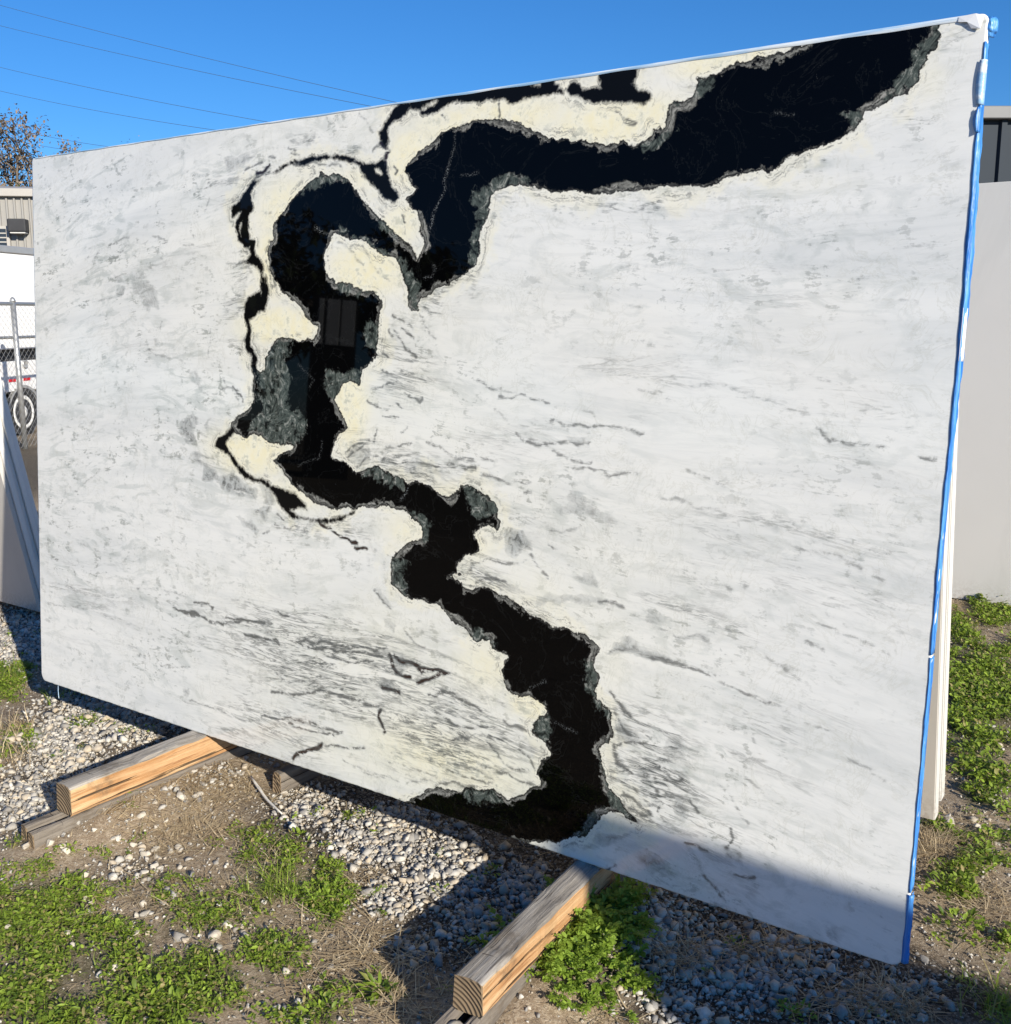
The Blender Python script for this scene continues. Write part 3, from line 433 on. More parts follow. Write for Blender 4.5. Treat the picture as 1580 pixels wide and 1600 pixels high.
slab = empty('marble_slab', (0, 0, ZB), (-LEAN, 0, 0))
tag(slab, 'huge polished white marble slab with a wide winding black vein, standing on edge', 'stone slab')
fid = np.arange(NX * NY).reshape(NY, NX)
quads = np.stack([fid[:-1, :-1], fid[:-1, 1:], fid[1:, 1:], fid[1:, :-1]], -1).reshape(-1, 4)
ring = np.r_[fid[0, :], fid[1:, -1], fid[-1, -2::-1], fid[-2:0:-1, 0]]
edge_j = 0.0012 * vnoise(PX * 60, PY * 60, 21, 2)
V = np.c_[ox, np.zeros_like(ox), oy]; V[ring, 0] += edge_j[ring]; V[ring, 2] += edge_j[ring]
nV = len(V); nb = len(ring); mid = V[ring].copy(); mid[:, 1] = 0.003
cxy = np.array([SW / 2, 0, SH / 2]); dd = mid - cxy; dd[:, 1] = 0; dd /= np.linalg.norm(dd, axis=1)[:, None]; mid += dd * 0.0015
bk = V[ring].copy(); bk[:, 1] = ST
V2 = np.r_[V, mid, bk]
k0 = np.arange(nb); k1 = (k0 + 1) % nb
sides = np.r_[np.stack([ring[k0], nV + k0, nV + k1, ring[k1]], -1), np.stack([nV + k0, nV + nb + k0, nV + nb + k1, nV + k1], -1)]
def ext(a): return np.r_[a, a[ring], a[ring]]
# back: fan strips between bottom and top runs of the ring
me = np_mesh('stone_body', V2, np.r_[quads, sides], {'black': ext(f_black), 'thin': ext(f_thin), 'green': ext(f_green), 'grey': ext(f_grey), 'line': ext(f_line), 'dens': ext(f_dens), 'cream': ext(f_cream), 'crack': ext(f_crack), 'busy': ext(f_busy), 'warm': ext(f_warm), 'phi': ext(f_phi), 'psi': ext(f_psi)})
link('stone_body', me, M_MARBLE, slab)
link('backing_sheet', box_mesh('backing_sheet', (0.02, ST, 0.02), (SW - 0.02, ST + 0.003, SH - 0.02)), plain('mesh_backing', (0.55, 0.55, 0.53), 0.8), slab)

# blue protective film on the sawn edges
nf = NT('blue_film'); P = nf.obj(); v = nf.noise(nf.mapv(P, (60, 60, 6)), 1, 4)
nf.out(nf.mix(nf.step(v, 0.35, 0.7), (0.025, 0.17, 0.55), (0.10, 0.34, 0.74)), 0.42, bump=v, bd=0.010, spec=0.5); M_FILM = nf.m
nf = NT('pale_film'); P = nf.obj(); v = nf.noise(nf.mapv(P, (5, 60, 60)), 1, 4)
nf.out(nf.mix(nf.step(v, 0.4, 0.65), (0.30, 0.50, 0.72), (0.72, 0.78, 0.82)), 0.25, bump=v, bd=0.003, spec=0.6); M_PALEFILM = nf.m
M_WHITE = plain('torn_white_film', (0.80, 0.82, 0.84), 0.35, 0.05)
def ribbon(name, z0, z1, n_, fn, mat, parent):     # fn(z) -> list of (x, y) across the ribbon
    pts = [fn(z) for z in np.linspace(z0, z1, n_)]; k = len(pts[0]); bm = bmesh.new()
    rows = [[bm.verts.new((x, y, z)) for x, y in row] for row, z in zip(pts, np.linspace(z0, z1, n_))]
    for r0, r1 in zip(rows, rows[1:]):
        for i in range(k - 1): bm.faces.new((r0[i], r0[i + 1], r1[i + 1], r1[i]))
    o = link(name, bm_mesh(name, bm), mat, parent, True)
    s = o.modifiers.new('thickness', 'SOLIDIFY'); s.thickness = 0.0006; s.offset = 1
    return o
def wav(z, a, f, ph=0.0): return a * (math.sin(z * f + ph) * 0.6 + math.sin(z * f * 2.7 + 1.3 + ph) * 0.4)
def film_edge(z, lip, out=0.0025, bulge=0.0):
    return [(SW - lip - wav(z, .0012, 40), -0.0006), (SW + out * .6, -0.0012), (SW + out + bulge + wav(z, .0012, 75), ST * .25), (SW + out * .4 + wav(z, .0016, 47, 1), ST * .5), (SW + out + wav(z, .0015, 61, 2), ST * .8), (SW + out * .5, ST + .004)]
ribbon('edge_film', 0.66, SH - 0.05, 90, lambda z: film_edge(z, 0.0022 + 0.001 * math.sin(z * 9), 0.0026 + 0.0050 * math.exp(-((z - 1.42) / .30) ** 2) + 0.0012 * math.sin(z * 6)), M_FILM, slab)
ribbon('edge_film', 0.165, 0.655, 40, lambda z: film_edge(z, 0.001, 0.002), M_FILM, slab)
ribbon('edge_film', 0.012, 0.16, 16, lambda z: film_edge(z, 0.004, 0.004, 0.004), M_FILM, slab)
tf = ribbon('torn_film_flap', 1.235, 1.335, 16, lambda z: [(SW + .003, -.002), (SW + .006 + .003 * math.sin((z - 1.235) * 31), .004), (SW + .009, .010)], M_WHITE, slab)
tf2 = ribbon('torn_film_flap', 1.705, 1.785, 16, lambda z: [(SW - .006 - .004 * math.sin(max(0, (z - 1.705) / .08) * math.pi), -.0022), (SW + .002, -.004), (SW + .006, .004)], M_WHITE, slab)
tf2.data.materials[0] = M_PALEFILM
ribbon('torn_film_flap', 1.655, 1.70, 12, lambda z: [(SW - .003 - .006 * math.sin((z - 1.655) / .045 * math.pi), -.003), (SW + .001, -.007), (SW + .004, .002)], M_FILM, slab)
# crumpled knot of film on the upper right corner
bm = bmesh.new(); bmesh.ops.create_icosphere(bm, subdivisions=4, radius=0.02)
for vv in bm.verts:
    q = vv.co * 60; f = .72 + 0.28 * float(vnoise(np.array([q.x + q.z * .7]), np.array([q.y - q.z * .5]), 5, 3)[0]); vv.co = Vector((vv.co.x * .85, vv.co.y * .8, vv.co.z * 1.3)) * f
link('film_knot', bm_mesh('film_knot', bm), M_FILM, slab, True, (SW + .004, .012, SH - .022))
# film lip along the top edge, wider to the right
bm = bmesh.new(); rows = []
for x in np.linspace(0.02, SW - 0.03, 160):
    t = x / SW; h = 0.0022 + 0.0065 * t ** 2.5 + 0.0008 * math.sin(x * 37)
    rows.append([bm.verts.new((x, y, z)) for y, z in ((-0.0008, SH - h), (-0.0022, SH - h * .4), (-0.0012, SH + .0014), (ST * .5, SH + .0026 + .0006 * math.sin(x * 51)), (ST + .003, SH + .001))])
for r0, r1 in zip(rows, rows[1:]):
    for i in range(4): bm.faces.new((r0[i], r0[i + 1], r1[i + 1], r1[i]))
lip = link('top_film', bm_mesh('top_film', bm), M_PALEFILM, slab, True)
bm = bmesh.new()          # torn corner of the lip that curls forward
pp = [(SW - .05, SH - .009), (SW - .034, SH - .012), (SW - .026, SH - .024), (SW - .010, SH - .027), (SW - .005, SH - .004), (SW - .02, SH + .001), (SW - .05, SH + .000)]
bm.faces.new([bm.verts.new((x, -0.003 - 0.002 * (i % 2), z)) for i, (x, z) in enumerate(pp)])
o = link('torn_film_flap', bm_mesh('torn_film_flap', bm), M_WHITE, slab); o.modifiers.new('thickness', 'SOLIDIFY').thickness = .0008
for x0, dx in ((0.10, .012),):
    link('film_strand', tube_mesh('film_strand', [(x0, .004, .004), (x0 + dx, -.004, -.02), (x0 + dx * 2.4, -.012, -.042)], .0012, 5), M_PALEFILM, slab, True)

# ------------------------------------------------------------------ ground
def axis(lo, hi, step, far, g=1.13):
    a = list(np.arange(lo, hi, step)); s = step; x = hi; right = []
    while x < far: right.append(x); s *= g; x += s
    s = step; x = lo - step; left = []
    while x > -far: left.append(x); s *= g; x -= s
    return np.array(left[::-1] + a + right)
ax_ = axis(-2.2, 4.2, 0.022, 900); ay_ = axis(-1.4, 4.2, 0.022, 900)
mx, my = np.meshgrid(ax_, ay_); mz = ground_z(mx, my); gi = np.arange(mx.size).reshape(mx.shape)
gq = np.stack([gi[:-1, :-1], gi[:-1, 1:], gi[1:, 1:], gi[1:, :-1]], -1).reshape(-1, 4)

# what grows and lies where, and where soil is darkened for shade, as soft spots read off the photograph (u, v, ru, rv, amount)
WEED = [(60, 1430, 110, 90, 1), (40, 1560, 120, 80, 1), (180, 1500, 110, 80, .8), (300, 1540, 110, 70, 1), (330, 1420, 120, 60, .75), (440, 1350, 80, 55, .75), (420, 1490, 60, 50, .75), (240, 1580, 80, 60, 1), (515, 1400, 40, 60, .8), (440, 1440, 90, 40, .5),
        (10, 1060, 40, 30, .9), (25, 1160, 40, 40, .5), (130, 1335, 60, 22, .5), (40, 1320, 40, 20, .5), (500, 1580, 60, 40, .8), (590, 1540, 70, 40, .5), (240, 1310, 30, 14, .4), (180, 1140, 20, 12, .5), (340, 1180, 18, 12, .5), (460, 1310, 25, 15, .6), (1010, 1560, 40, 30, .25),
        (1530, 1100, 80, 110, 1), (1500, 1010, 60, 70, .8), (1560, 960, 60, 30, .9), (1540, 1220, 60, 60, .9), (1500, 1350, 70, 60, .55), (1480, 1440, 60, 40, .5), (1560, 1490, 40, 60, .5), (1570, 1570, 40, 30, .5), (1250, 1590, 50, 20, .3), (1350, 1590, 60, 20, .3), (690, 1340, 10, 10, .3)]
SHADE_BED = [(640, 1270, 260, 70, 1), (850, 1370, 160, 70, 1), (1050, 1470, 200, 90, 1), (1250, 1540, 260, 80, 1), (200, 1120, 200, 60, .8), (740, 1450, 130, 80, .9), (1480, 1560, 140, 60, .7)]  # shade painted into the soil along the slab foot and front right
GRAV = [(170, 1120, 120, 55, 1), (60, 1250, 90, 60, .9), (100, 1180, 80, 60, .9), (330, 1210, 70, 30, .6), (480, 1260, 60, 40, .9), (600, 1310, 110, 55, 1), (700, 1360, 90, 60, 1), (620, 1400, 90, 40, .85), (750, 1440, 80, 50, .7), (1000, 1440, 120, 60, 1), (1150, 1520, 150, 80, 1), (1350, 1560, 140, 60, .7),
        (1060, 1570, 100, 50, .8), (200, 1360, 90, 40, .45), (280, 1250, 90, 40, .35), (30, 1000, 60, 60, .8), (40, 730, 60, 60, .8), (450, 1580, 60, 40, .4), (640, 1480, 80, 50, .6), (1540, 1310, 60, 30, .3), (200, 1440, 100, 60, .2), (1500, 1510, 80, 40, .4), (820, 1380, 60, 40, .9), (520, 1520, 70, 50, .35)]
STRAW = [(200, 1250, 150, 50, .55), (560, 1490, 120, 80, .75), (620, 1570, 120, 60, .6), (400, 1400, 160, 120, .5), (250, 1400, 150, 60, .5), (480, 1540, 80, 50, .6), (330, 1230, 90, 50, .8), (300, 1300, 120, 50, .7), (430, 1250, 60, 40, .5), (530, 1470, 80, 50, .6), (560, 1390, 60, 40, .6), (1060, 1490, 80, 60, .5), (1330, 1570, 120, 40, .8), (1480, 1310, 80, 40, 1), (1540, 1430, 60, 60, .8), (1500, 960, 80, 30, .6), (950, 1590, 80, 20, .7), (1450, 1330, 30, 30, 1), (60, 1130, 60, 40, .3), (1180, 1480, 120, 50, .5), (100, 1200, 60, 30, .3)]
def spots_at(L, u, v):
    out = np.zeros(np.shape(u))
    for a, b, ra, rb, s in L: out = np.maximum(out, s * np.exp(-(((u - a) / ra) ** 2 + ((v - b) / rb) ** 2)))
    return out
gu, gv_, gd = to_photo(np.stack([mx, my, mz], -1)); seen = gd > 0.3
att = {k: np.where(seen, spots_at(L, gu, gv_), 0.3) for k, L in (('weedy', WEED), ('stony_shade', GRAV + SHADE_BED))}
farw = np.clip((np.hypot(mx - 1.5, my) - 5) / 10, 0, 1); att['weedy'] = att['weedy'] * (1 - farw) + 0.55 * farw
n = NT('dirt_ground'); P = n.obj(); nA = n.noise(P, 3.0, 6, 0.6); nB = n.noise(P, 60, 6, 0.65); nC = n.noise(P, 14, 5, 0.6)
c = n.mix(nA, (0.22, 0.160, 0.105), (0.36, 0.28, 0.19)); c = n.mix(n.step(nB, 0.42, 0.68), c, (0.44, 0.36, 0.26)); c = n.mix(n.step(nC, 0.58, 0.74), c, (0.10, 0.072, 0.048))
st = n.mix(n.step(n.voro(P, 85), 0.25, 0.6), (0.17, 0.148, 0.118), (0.035, 0.029, 0.023)); c = n.mix(n.math('MULTIPLY', n.step(n.attr('stony_shade'), 0.12, 0.62), 0.95), c, st)  # dark soil: gravel bed plus shade put into the colour
wd = n.mix(nB, (0.035, 0.05, 0.018), (0.10, 0.095, 0.05)); c = n.mix(n.math('MULTIPLY', n.step(n.math('ADD', n.attr('weedy'), n.math('SUBTRACT', nC, 0.5)), 0.35, 0.75), 0.7), c, wd)
crumb = n.noise(P, 170, 6, 0.7); c = n.mix(n.step(crumb, 0.56, 0.66), c, (0.50, 0.43, 0.33)); c = n.mix(n.step(crumb, 0.44, 0.34), c, (0.09, 0.066, 0.045))
hgt = n.math('ADD', n.math('MULTIPLY', nB, 0.35), n.math('MULTIPLY', crumb, 0.45))
M_GROUND = n.out(c, 0.95, bump=hgt, bd=0.010, spec=0.15)
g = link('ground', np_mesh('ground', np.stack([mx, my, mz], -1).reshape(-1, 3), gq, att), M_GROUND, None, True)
tag(g, 'bare brown dirt yard with gravel and weeds', None, None, 'structure')

# ------------------------------------------------------------------ loose stones
def chip_proto(seed, k=11):                 # angular crushed chip: hull of a few random points
    r = np.random.default_rng(seed); bm = bmesh.new()
    for _ in range(k):
        d = r.normal(size=3); d /= np.linalg.norm(d); bm.verts.new(d * r.uniform(.75, 1.15, 3) * np.array([1.0, .8, .62]))
    h = bmesh.ops.convex_hull(bm, input=bm.verts[:]); bmesh.ops.delete(bm, geom=[e for e in h['geom_interior'] if isinstance(e, bmesh.types.BMVert)], context='VERTS')
    bm.verts.index_update(); V = np.array([v.co[:] for v in bm.verts]); F = np.array([[v.index for v in f.verts] for f in bm.faces]); bm.free(); return V, F
def rock_proto(seed, sub=1):
    r = np.random.default_rng(seed); bm = bmesh.new(); bmesh.ops.create_icosphere(bm, subdivisions=max(1, sub) if sub else 1, radius=1.0) if sub else bmesh.ops.create_icosphere(bm, subdivisions=1, radius=1.0)
    V = np.array([v.co[:] for v in bm.verts]); F = np.array([[v.index for v in f.verts] for f in bm.faces]); bm.free()
    for _ in range(11):
        d = r.normal(size=3); d /= np.linalg.norm(d); h = r.uniform(0.38, 0.8); s = V @ d; V = V - np.outer(np.maximum(s - h, 0), d)
    V *= 1 + r.normal(0, 0.035, (len(V), 1)); return V * np.array([1.0, r.uniform(.65, .95), r.uniform(.5, .8)]), F
def rand_rot(k, r, tilt=0.5):
    a = r.uniform(0, 2 * np.pi, k); t = r.normal(0, tilt, k); b = r.uniform(0, 2 * np.pi, k)
    ca_, sa_ = np.cos(a), np.sin(a); Rz = np.zeros((k, 3, 3)); Rz[:, 0, 0] = ca_; Rz[:, 0, 1] = -sa_; Rz[:, 1, 0] = sa_; Rz[:, 1, 1] = ca_; Rz[:, 2, 2] = 1
    ux, uy = np.cos(b), np.sin(b); c, s = np.cos(t), np.sin(t); Rt = np.zeros((k, 3, 3))
    Rt[:, 0, 0] = c + ux * ux * (1 - c); Rt[:, 0, 1] = ux * uy * (1 - c); Rt[:, 0, 2] = uy * s; Rt[:, 1, 0] = ux * uy * (1 - c); Rt[:, 1, 1] = c + uy * uy * (1 - c); Rt[:, 1, 2] = -ux * s; Rt[:, 2, 0] = -uy * s; Rt[:, 2, 1] = ux * s; Rt[:, 2, 2] = c
    return Rt @ Rz
PROT = [chip_proto(s, 10 + s % 6) for s in range(26)]
def scatter(count, L, patch, hi, thr, r, xr=(-2.0, 3.9), yr=(-1.25, 4.0)):
    out = np.zeros((0, 2))
    while len(out) < count:
        p = np.c_[r.uniform(*xr, 60000), r.uniform(*yr, 60000)]; z = ground_z(p[:, 0], p[:, 1]); u, v, d = to_photo(np.c_[p, z])
        ok = (d > .3) & (u > -40) & (u < 1620) & (v < 1660) & (v > 650)
        s = spots_at(L, u, v) + 0.16 * vnoise(p[:, 0] * 9 + 20, p[:, 1] * 9 + 20, 8, 2) + patch * vnoise(p[:, 0] * 13 + 70, p[:, 1] * 13 + 30, 18, 3)
        keep = ok & (r.random(len(p)) < np.clip((s - thr) / (1 - thr), 0, 1)); new = p[keep]
        if len(new) == 0: break
        out = np.r_[out, new]
    return out[:count]
def build_rocks(pos, size, r, prot, sink=0.3, tilt=0.6):
    Vs, Fs, T = [], [], []; off = 0; ids = r.integers(0, len(prot), len(pos)); Rm = rand_rot(len(pos), r, tilt); z = ground_z(pos[:, 0], pos[:, 1])
    for k, (pv, pf) in enumerate(prot):
        m = ids == k; cnt = m.sum()
        if not cnt: continue
        vv = np.einsum('nij,vj->nvi', Rm[m], pv) * size[m][:, None, None]; vv[..., 0] += pos[m, 0][:, None]; vv[..., 1] += pos[m, 1][:, None]; vv[..., 2] += (z[m] + size[m] * (0.55 - sink))[:, None]
        Vs.append(vv.reshape(-1, 3)); Fs.append((pf[None] + (np.arange(cnt) * len(pv))[:, None, None] + off).reshape(-1, 3)); T.append(np.repeat(r.random(cnt), len(pv))); off += cnt * len(pv)
    return np.concatenate(Vs), np.concatenate(Fs), {'tint': np.concatenate(T)}
n = NT('crushed_limestone'); P = n.obj(); t = n.attr('tint'); f = n.noise(P, 70, 5, 0.6)
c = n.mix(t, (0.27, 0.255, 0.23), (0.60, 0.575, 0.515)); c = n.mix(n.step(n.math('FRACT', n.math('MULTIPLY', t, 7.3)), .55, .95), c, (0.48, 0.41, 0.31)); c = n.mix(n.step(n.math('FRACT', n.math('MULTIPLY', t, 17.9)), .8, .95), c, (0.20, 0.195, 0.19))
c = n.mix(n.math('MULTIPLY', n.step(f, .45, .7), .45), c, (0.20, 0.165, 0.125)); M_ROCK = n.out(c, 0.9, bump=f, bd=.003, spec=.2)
r1 = np.random.default_rng(5)
pos = np.r_[scatter(10500, GRAV, 0, 0, .24, r1), scatter(3200, [(800, 1300, 1200, 500, .5)], 0, 0, .2, r1)]
size = np.clip(r1.lognormal(math.log(.0080), .42, len(pos)), .004, .025)
v_, f_, a_ = build_rocks(pos, size, r1, PROT, .25)
tag(link('gravel', np_mesh('gravel', v_, f_, a_), M_ROCK), 'crushed grey limestone gravel spread along the foot of the slab', 'gravel', None, 'stuff')
pos = np.r_[scatter(11000, GRAV, 0, 0, .2, r1), scatter(26000, [(800, 1300, 1300, 500, .6)], 0, 0, .15, r1)]
size = np.clip(r1.lognormal(math.log(.0042), .35, len(pos)), .002, .008)
v_, f_, a_ = build_rocks(pos, size, r1, [chip_proto(200 + s, 8) for s in range(14)], .2)
tag(link('fine_gravel', np_mesh('fine_gravel', v_, f_, a_), M_ROCK), 'small gritty chips and crumbs scattered over the bare dirt', 'gravel', None, 'stuff')
# larger stones that can be told apart
n = NT('pale_stone'); P = n.obj(); oi = n.n('ShaderNodeObjectInfo').outputs['Random']; f = n.noise(P, 45, 5, .6)
c = n.mix(oi, (0.40, 0.36, 0.29), (0.60, 0.55, 0.46)); c = n.mix(n.math('MULTIPLY', n.step(f, .5, .72), .5), c, (0.30, 0.25, 0.19)); M_PALE = n.out(c, .85, bump=f, bd=.003, spec=.25)
ORD = 'leftmost|second|third|fourth|fifth|sixth|seventh|eighth|ninth|tenth|eleventh|twelfth|thirteenth|fourteenth|fifteenth|sixteenth|seventeenth|eighteenth|nineteenth|twentieth|twenty-first|twenty-second|twenty-third|twenty-fourth'.split('|')
def big_stones(tile_, pts, szs, label, group, mat, r):
    x0, y0, sc = tile_
    for i, (x, y) in enumerate(sorted(pts)):
        p = on_ground(x0 + x / sc, y0 + y / sc); s = szs[i % len(szs)] * r.uniform(.75, 1.15); p = p + np.array([*r.normal(0, .007, 2), 0]); pv, pf = rock_proto(int(r.integers(1e6)), 2)
        pv = pv * np.array([s, s, s]); me_ = np_mesh('stone', pv, pf)
        o = link('stone', me_, mat, None, False, (p[0], p[1], float(ground_z(p[0], p[1])) + s * .32), (r.normal(0, .2), r.normal(0, .2), r.uniform(0, 6.3)))
        b = o.modifiers.new('soft_edges', 'BEVEL'); b.width = s * .05; b.segments = 1
        tag(o, label % ORD[i], 'stone', group)
r2 = np.random.default_rng(9)
big_stones((0, 1300, 3.16), [(225, 25), (255, 55), (150, 120), (248, 118), (310, 130), (335, 150), (465, 65), (560, 78), (597, 78), (640, 85), (690, 90), (720, 105), (765, 80), (790, 120), (840, 95), (885, 70), (695, 205), (750, 185), (785, 185), (470, 245), (400, 260), (395, 315), (470, 365), (430, 235)],
           [.018, .015, .019, .017, .016, .015, .018, .013, .016, .016, .015, .014, .017, .015], 'pale stone in the loose row above the weeds, %s from the left', 'pale stones along the weed edge', M_PALE, r2)
big_stones((0, 1300, 3.16), [(440, 415), (485, 485), (645, 487), (620, 535), (665, 517), (675, 430), (715, 430), (685, 375), (1015, 430), (1060, 460), (970, 530), (1345, 545), (1555, 690), (575, 705), (730, 920), (1220, 265), (45, 500), (365, 565), (1405, 690), (1100, 480), (330, 520)],
           [.019, .016, .013, .018, .011, .012, .013, .014], 'lone pale stone among the leafy weeds at lower left, %s from the left', 'pale stones among the weeds', M_PALE, r2)
big_stones((0, 1000, 3.16), [(720, 740), (825, 925), (705, 925), (1020, 715), (965, 820), (790, 960), (1050, 680), (770, 880), (610, 870)], [.017, .017, .015, .016, .012], 'pale stone on the straw beside the rear timber, %s from the left', 'pale stones beside the rear timber', M_PALE, r2)
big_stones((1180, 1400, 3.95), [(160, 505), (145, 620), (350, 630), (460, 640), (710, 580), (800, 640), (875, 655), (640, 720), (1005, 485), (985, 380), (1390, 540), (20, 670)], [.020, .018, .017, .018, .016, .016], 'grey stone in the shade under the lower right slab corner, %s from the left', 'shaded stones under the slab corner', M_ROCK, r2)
big_stones((1420, 900, 3.2), [(330, 1240), (350, 1270), (210, 1215), (410, 1365), (190, 1250), (320, 330), (300, 350)], [.022, .018, .016, .02], 'whitish stone in the weeds right of the slab, %s from the left', 'stones right of the slab', M_PALE, r2)

# ------------------------------------------------------------------ weeds, straw, grass
n = NT('weed_leaf'); t = n.attr('tint'); c = n.mix(t, (0.07, 0.12, 0.016), (0.31, 0.42, 0.05)); c = n.mix(n.step(n.math('FRACT', n.math('MULTIPLY', t, 9.7)), .74, .95), c, (0.34, 0.28, 0.12))
M_LEAF = n.out(c, .5, spec=.35); n.b.inputs['Transmission Weight'].default_value = 0
tr = n.n('ShaderNodeBsdfTranslucent', {'Color': n.mix(.5, c, (0.35, 0.5, 0.05))}); ms = n.n('ShaderNodeMixShader', {0: .32, 1: n.b.outputs[0], 2: tr.outputs[0]}); n.t.links.new(ms.outputs[0], n.t.nodes['Material Output'].inputs[0])
n = NT('feathery_leaf'); t = n.attr('tint'); c = n.mix(t, (0.075, 0.15, 0.02), (0.30, 0.42, 0.06)); M_FEATH = n.out(c, .5, spec=.3)
tr = n.n('ShaderNodeBsdfTranslucent', {'Color': n.mix(.5, c, (0.4, 0.55, 0.06))}); ms = n.n('ShaderNodeMixShader', {0: .35, 1: n.b.outputs[0], 2: tr.outputs[0]}); n.t.links.new(ms.outputs[0], n.t.nodes['Material Output'].inputs[0])
n = NT('dry_straw'); t = n.attr('tint'); M_STRAW = n.out(n.mix(t, (0.24, 0.17, 0.095), (0.58, 0.47, 0.30)), .8, spec=.2)
LEAFV = np.array([[0, 0, 0], [.30, .38, .10], [.30, -.38, .10], [.68, .40, .10], [.68, -.40, .10], [.36, 0, .03], [.72, 0, .02], [1, 0, -.06]]); LEAFF = np.array([[0, 5, 1], [0, 2, 5], [1, 5, 6], [1, 6, 3], [5, 2, 4], [5, 4, 6], [3, 6, 7], [6, 4, 7]])
def leaves(base, yaw, pitch, length, width, r, tint):
    k = len(yaw); v = np.repeat(LEAFV[None], k, 0) * np.stack([length, width, length], -1)[:, None, :]
    cp, sp = np.cos(pitch)[:, None], np.sin(pitch)[:, None]; roll = r.normal(0, .35, k)[:, None]
    y1 = v[..., 1] * np.cos(roll) - v[..., 2] * np.sin(roll); z1 = v[..., 1] * np.sin(roll) + v[..., 2] * np.cos(roll)
    x2 = v[..., 0] * cp - z1 * sp; z2 = v[..., 0] * sp + z1 * cp
    cy_, sy_ = np.cos(yaw)[:, None], np.sin(yaw)[:, None]
    W = np.stack([x2 * cy_ - y1 * sy_, x2 * sy_ + y1 * cy_, z2], -1) + base[:, None, :]
    return W.reshape(-1, 3), (LEAFF[None] + (np.arange(k) * 8)[:, None, None]).reshape(-1, 3), np.repeat(tint, 8)
def plant_leaves(xy, per, lmin, lmax, r, rise=.03, asp=.6, pit=(.1, .9)):
    k = len(xy) * per; b = np.repeat(xy, per, 0); z = ground_z(b[:, 0], b[:, 1]); jit = r.normal(0, .009, (k, 2)); L = r.uniform(lmin, lmax, k)
    base = np.c_[b + jit, z + r.uniform(0.002, rise, k)]; tint = np.clip(np.repeat(r.random(len(xy)), per) * .6 + r.random(k) * .5, 0, 1)
    return leaves(base, r.uniform(0, 6.283, k), r.uniform(*pit, k), L, L * asp * r.uniform(.7, 1.2, k), r, tint)
def cat(parts):
    V, F, T = [], [], []; off = 0
    for v, f, t in parts: V.append(v); F.append(f + off); T.append(t); off += len(v)
    return np.concatenate(V), np.concatenate(F), {'tint': np.concatenate(T)}
def blades(xy, r, lmin, lmax, wmin, wmax, up, per=1, spread=.01):
    b = np.repeat(xy, per, 0); k = len(b); z = ground_z(b[:, 0], b[:, 1]); yaw = r.uniform(0, 6.283, k); L = r.uniform(lmin, lmax, k); W_ = r.uniform(wmin, wmax, k); pit = r.uniform(*up, k); curl = r.normal(0, .5, k); b = b + r.normal(0, spread, b.shape)
    V = np.zeros((k, 8, 3)); p = np.c_[b, z + r.uniform(.001, .008, k)]; ang = pit.copy(); yy = yaw.copy()
    for i in range(4):
        wv = np.stack([-np.sin(yy), np.cos(yy), np.zeros(k)], -1) * (W_ * (1 - i / 3.3) * .5)[:, None]; V[:, 2 * i] = p + wv; V[:, 2 * i + 1] = p - wv
        d = np.stack([np.cos(yy) * np.cos(ang), np.sin(yy) * np.cos(ang), np.sin(ang)], -1); p = p + d * (L / 3)[:, None]; ang = ang - up[1] * .38; yy = yy + curl * .35
        g_ = ground_z(p[:, 0], p[:, 1]) + .002; p[:, 2] = np.maximum(p[:, 2], g_)
    fb = np.array([[0, 2, 3], [0, 3, 1], [2, 4, 5], [2, 5, 3], [4, 6, 7], [4, 7, 5]]); F = (fb[None] + (np.arange(k) * 8)[:, None, None]).reshape(-1, 3)
    return V.reshape(-1, 3), F, np.repeat(r.random(k), 8)
r3 = np.random.default_rng(21)
p1 = scatter(3200, WEED, .70, 0, .33, r3, yr=(-1.25, 1.2)); p1b = scatter(1900, WEED, .7, 0, .40, r3, xr=(1.8, 3.6), yr=(.5, 4.0)); gb = scatter(1500, WEED, .5, 0, .35, r3); p2 = scatter(420, WEED, .8, 0, .55, r3)
v_, f_, a_ = cat([plant_leaves(p1, 9, .005, .015, r3, .016, .62, (-.1, .8)), plant_leaves(p1b, 8, .009, .024, r3, .03), plant_leaves(p2, 7, .012, .030, r3, .016, .26, (.0, .6)), blades(gb, r3, .02, .06, .0012, .003, (.3, 1.2), 2, .008)])
tag(link('ground_weeds', np_mesh('ground_weeds', v_, f_, a_), M_LEAF, None, True), 'low carpet of small leafy green weeds over the dirt', 'weeds', None, 'stuff')
ps = scatter(5200, STRAW, 0, 0, .3, r3); v_, f_, a_ = cat([blades(ps, r3, .03, .13, .0018, .0038, (0.0, .35)), blades(scatter(4200, [(800, 1300, 1200, 500, .5)], 0, 0, .2, r3), r3, .02, .08, .0015, .003, (0, .3))])
tag(link('dry_grass', np_mesh('dry_grass', v_, f_, a_), M_STRAW), 'dry straw and dead grass stems littered over the dirt', 'dry grass', None, 'stuff')

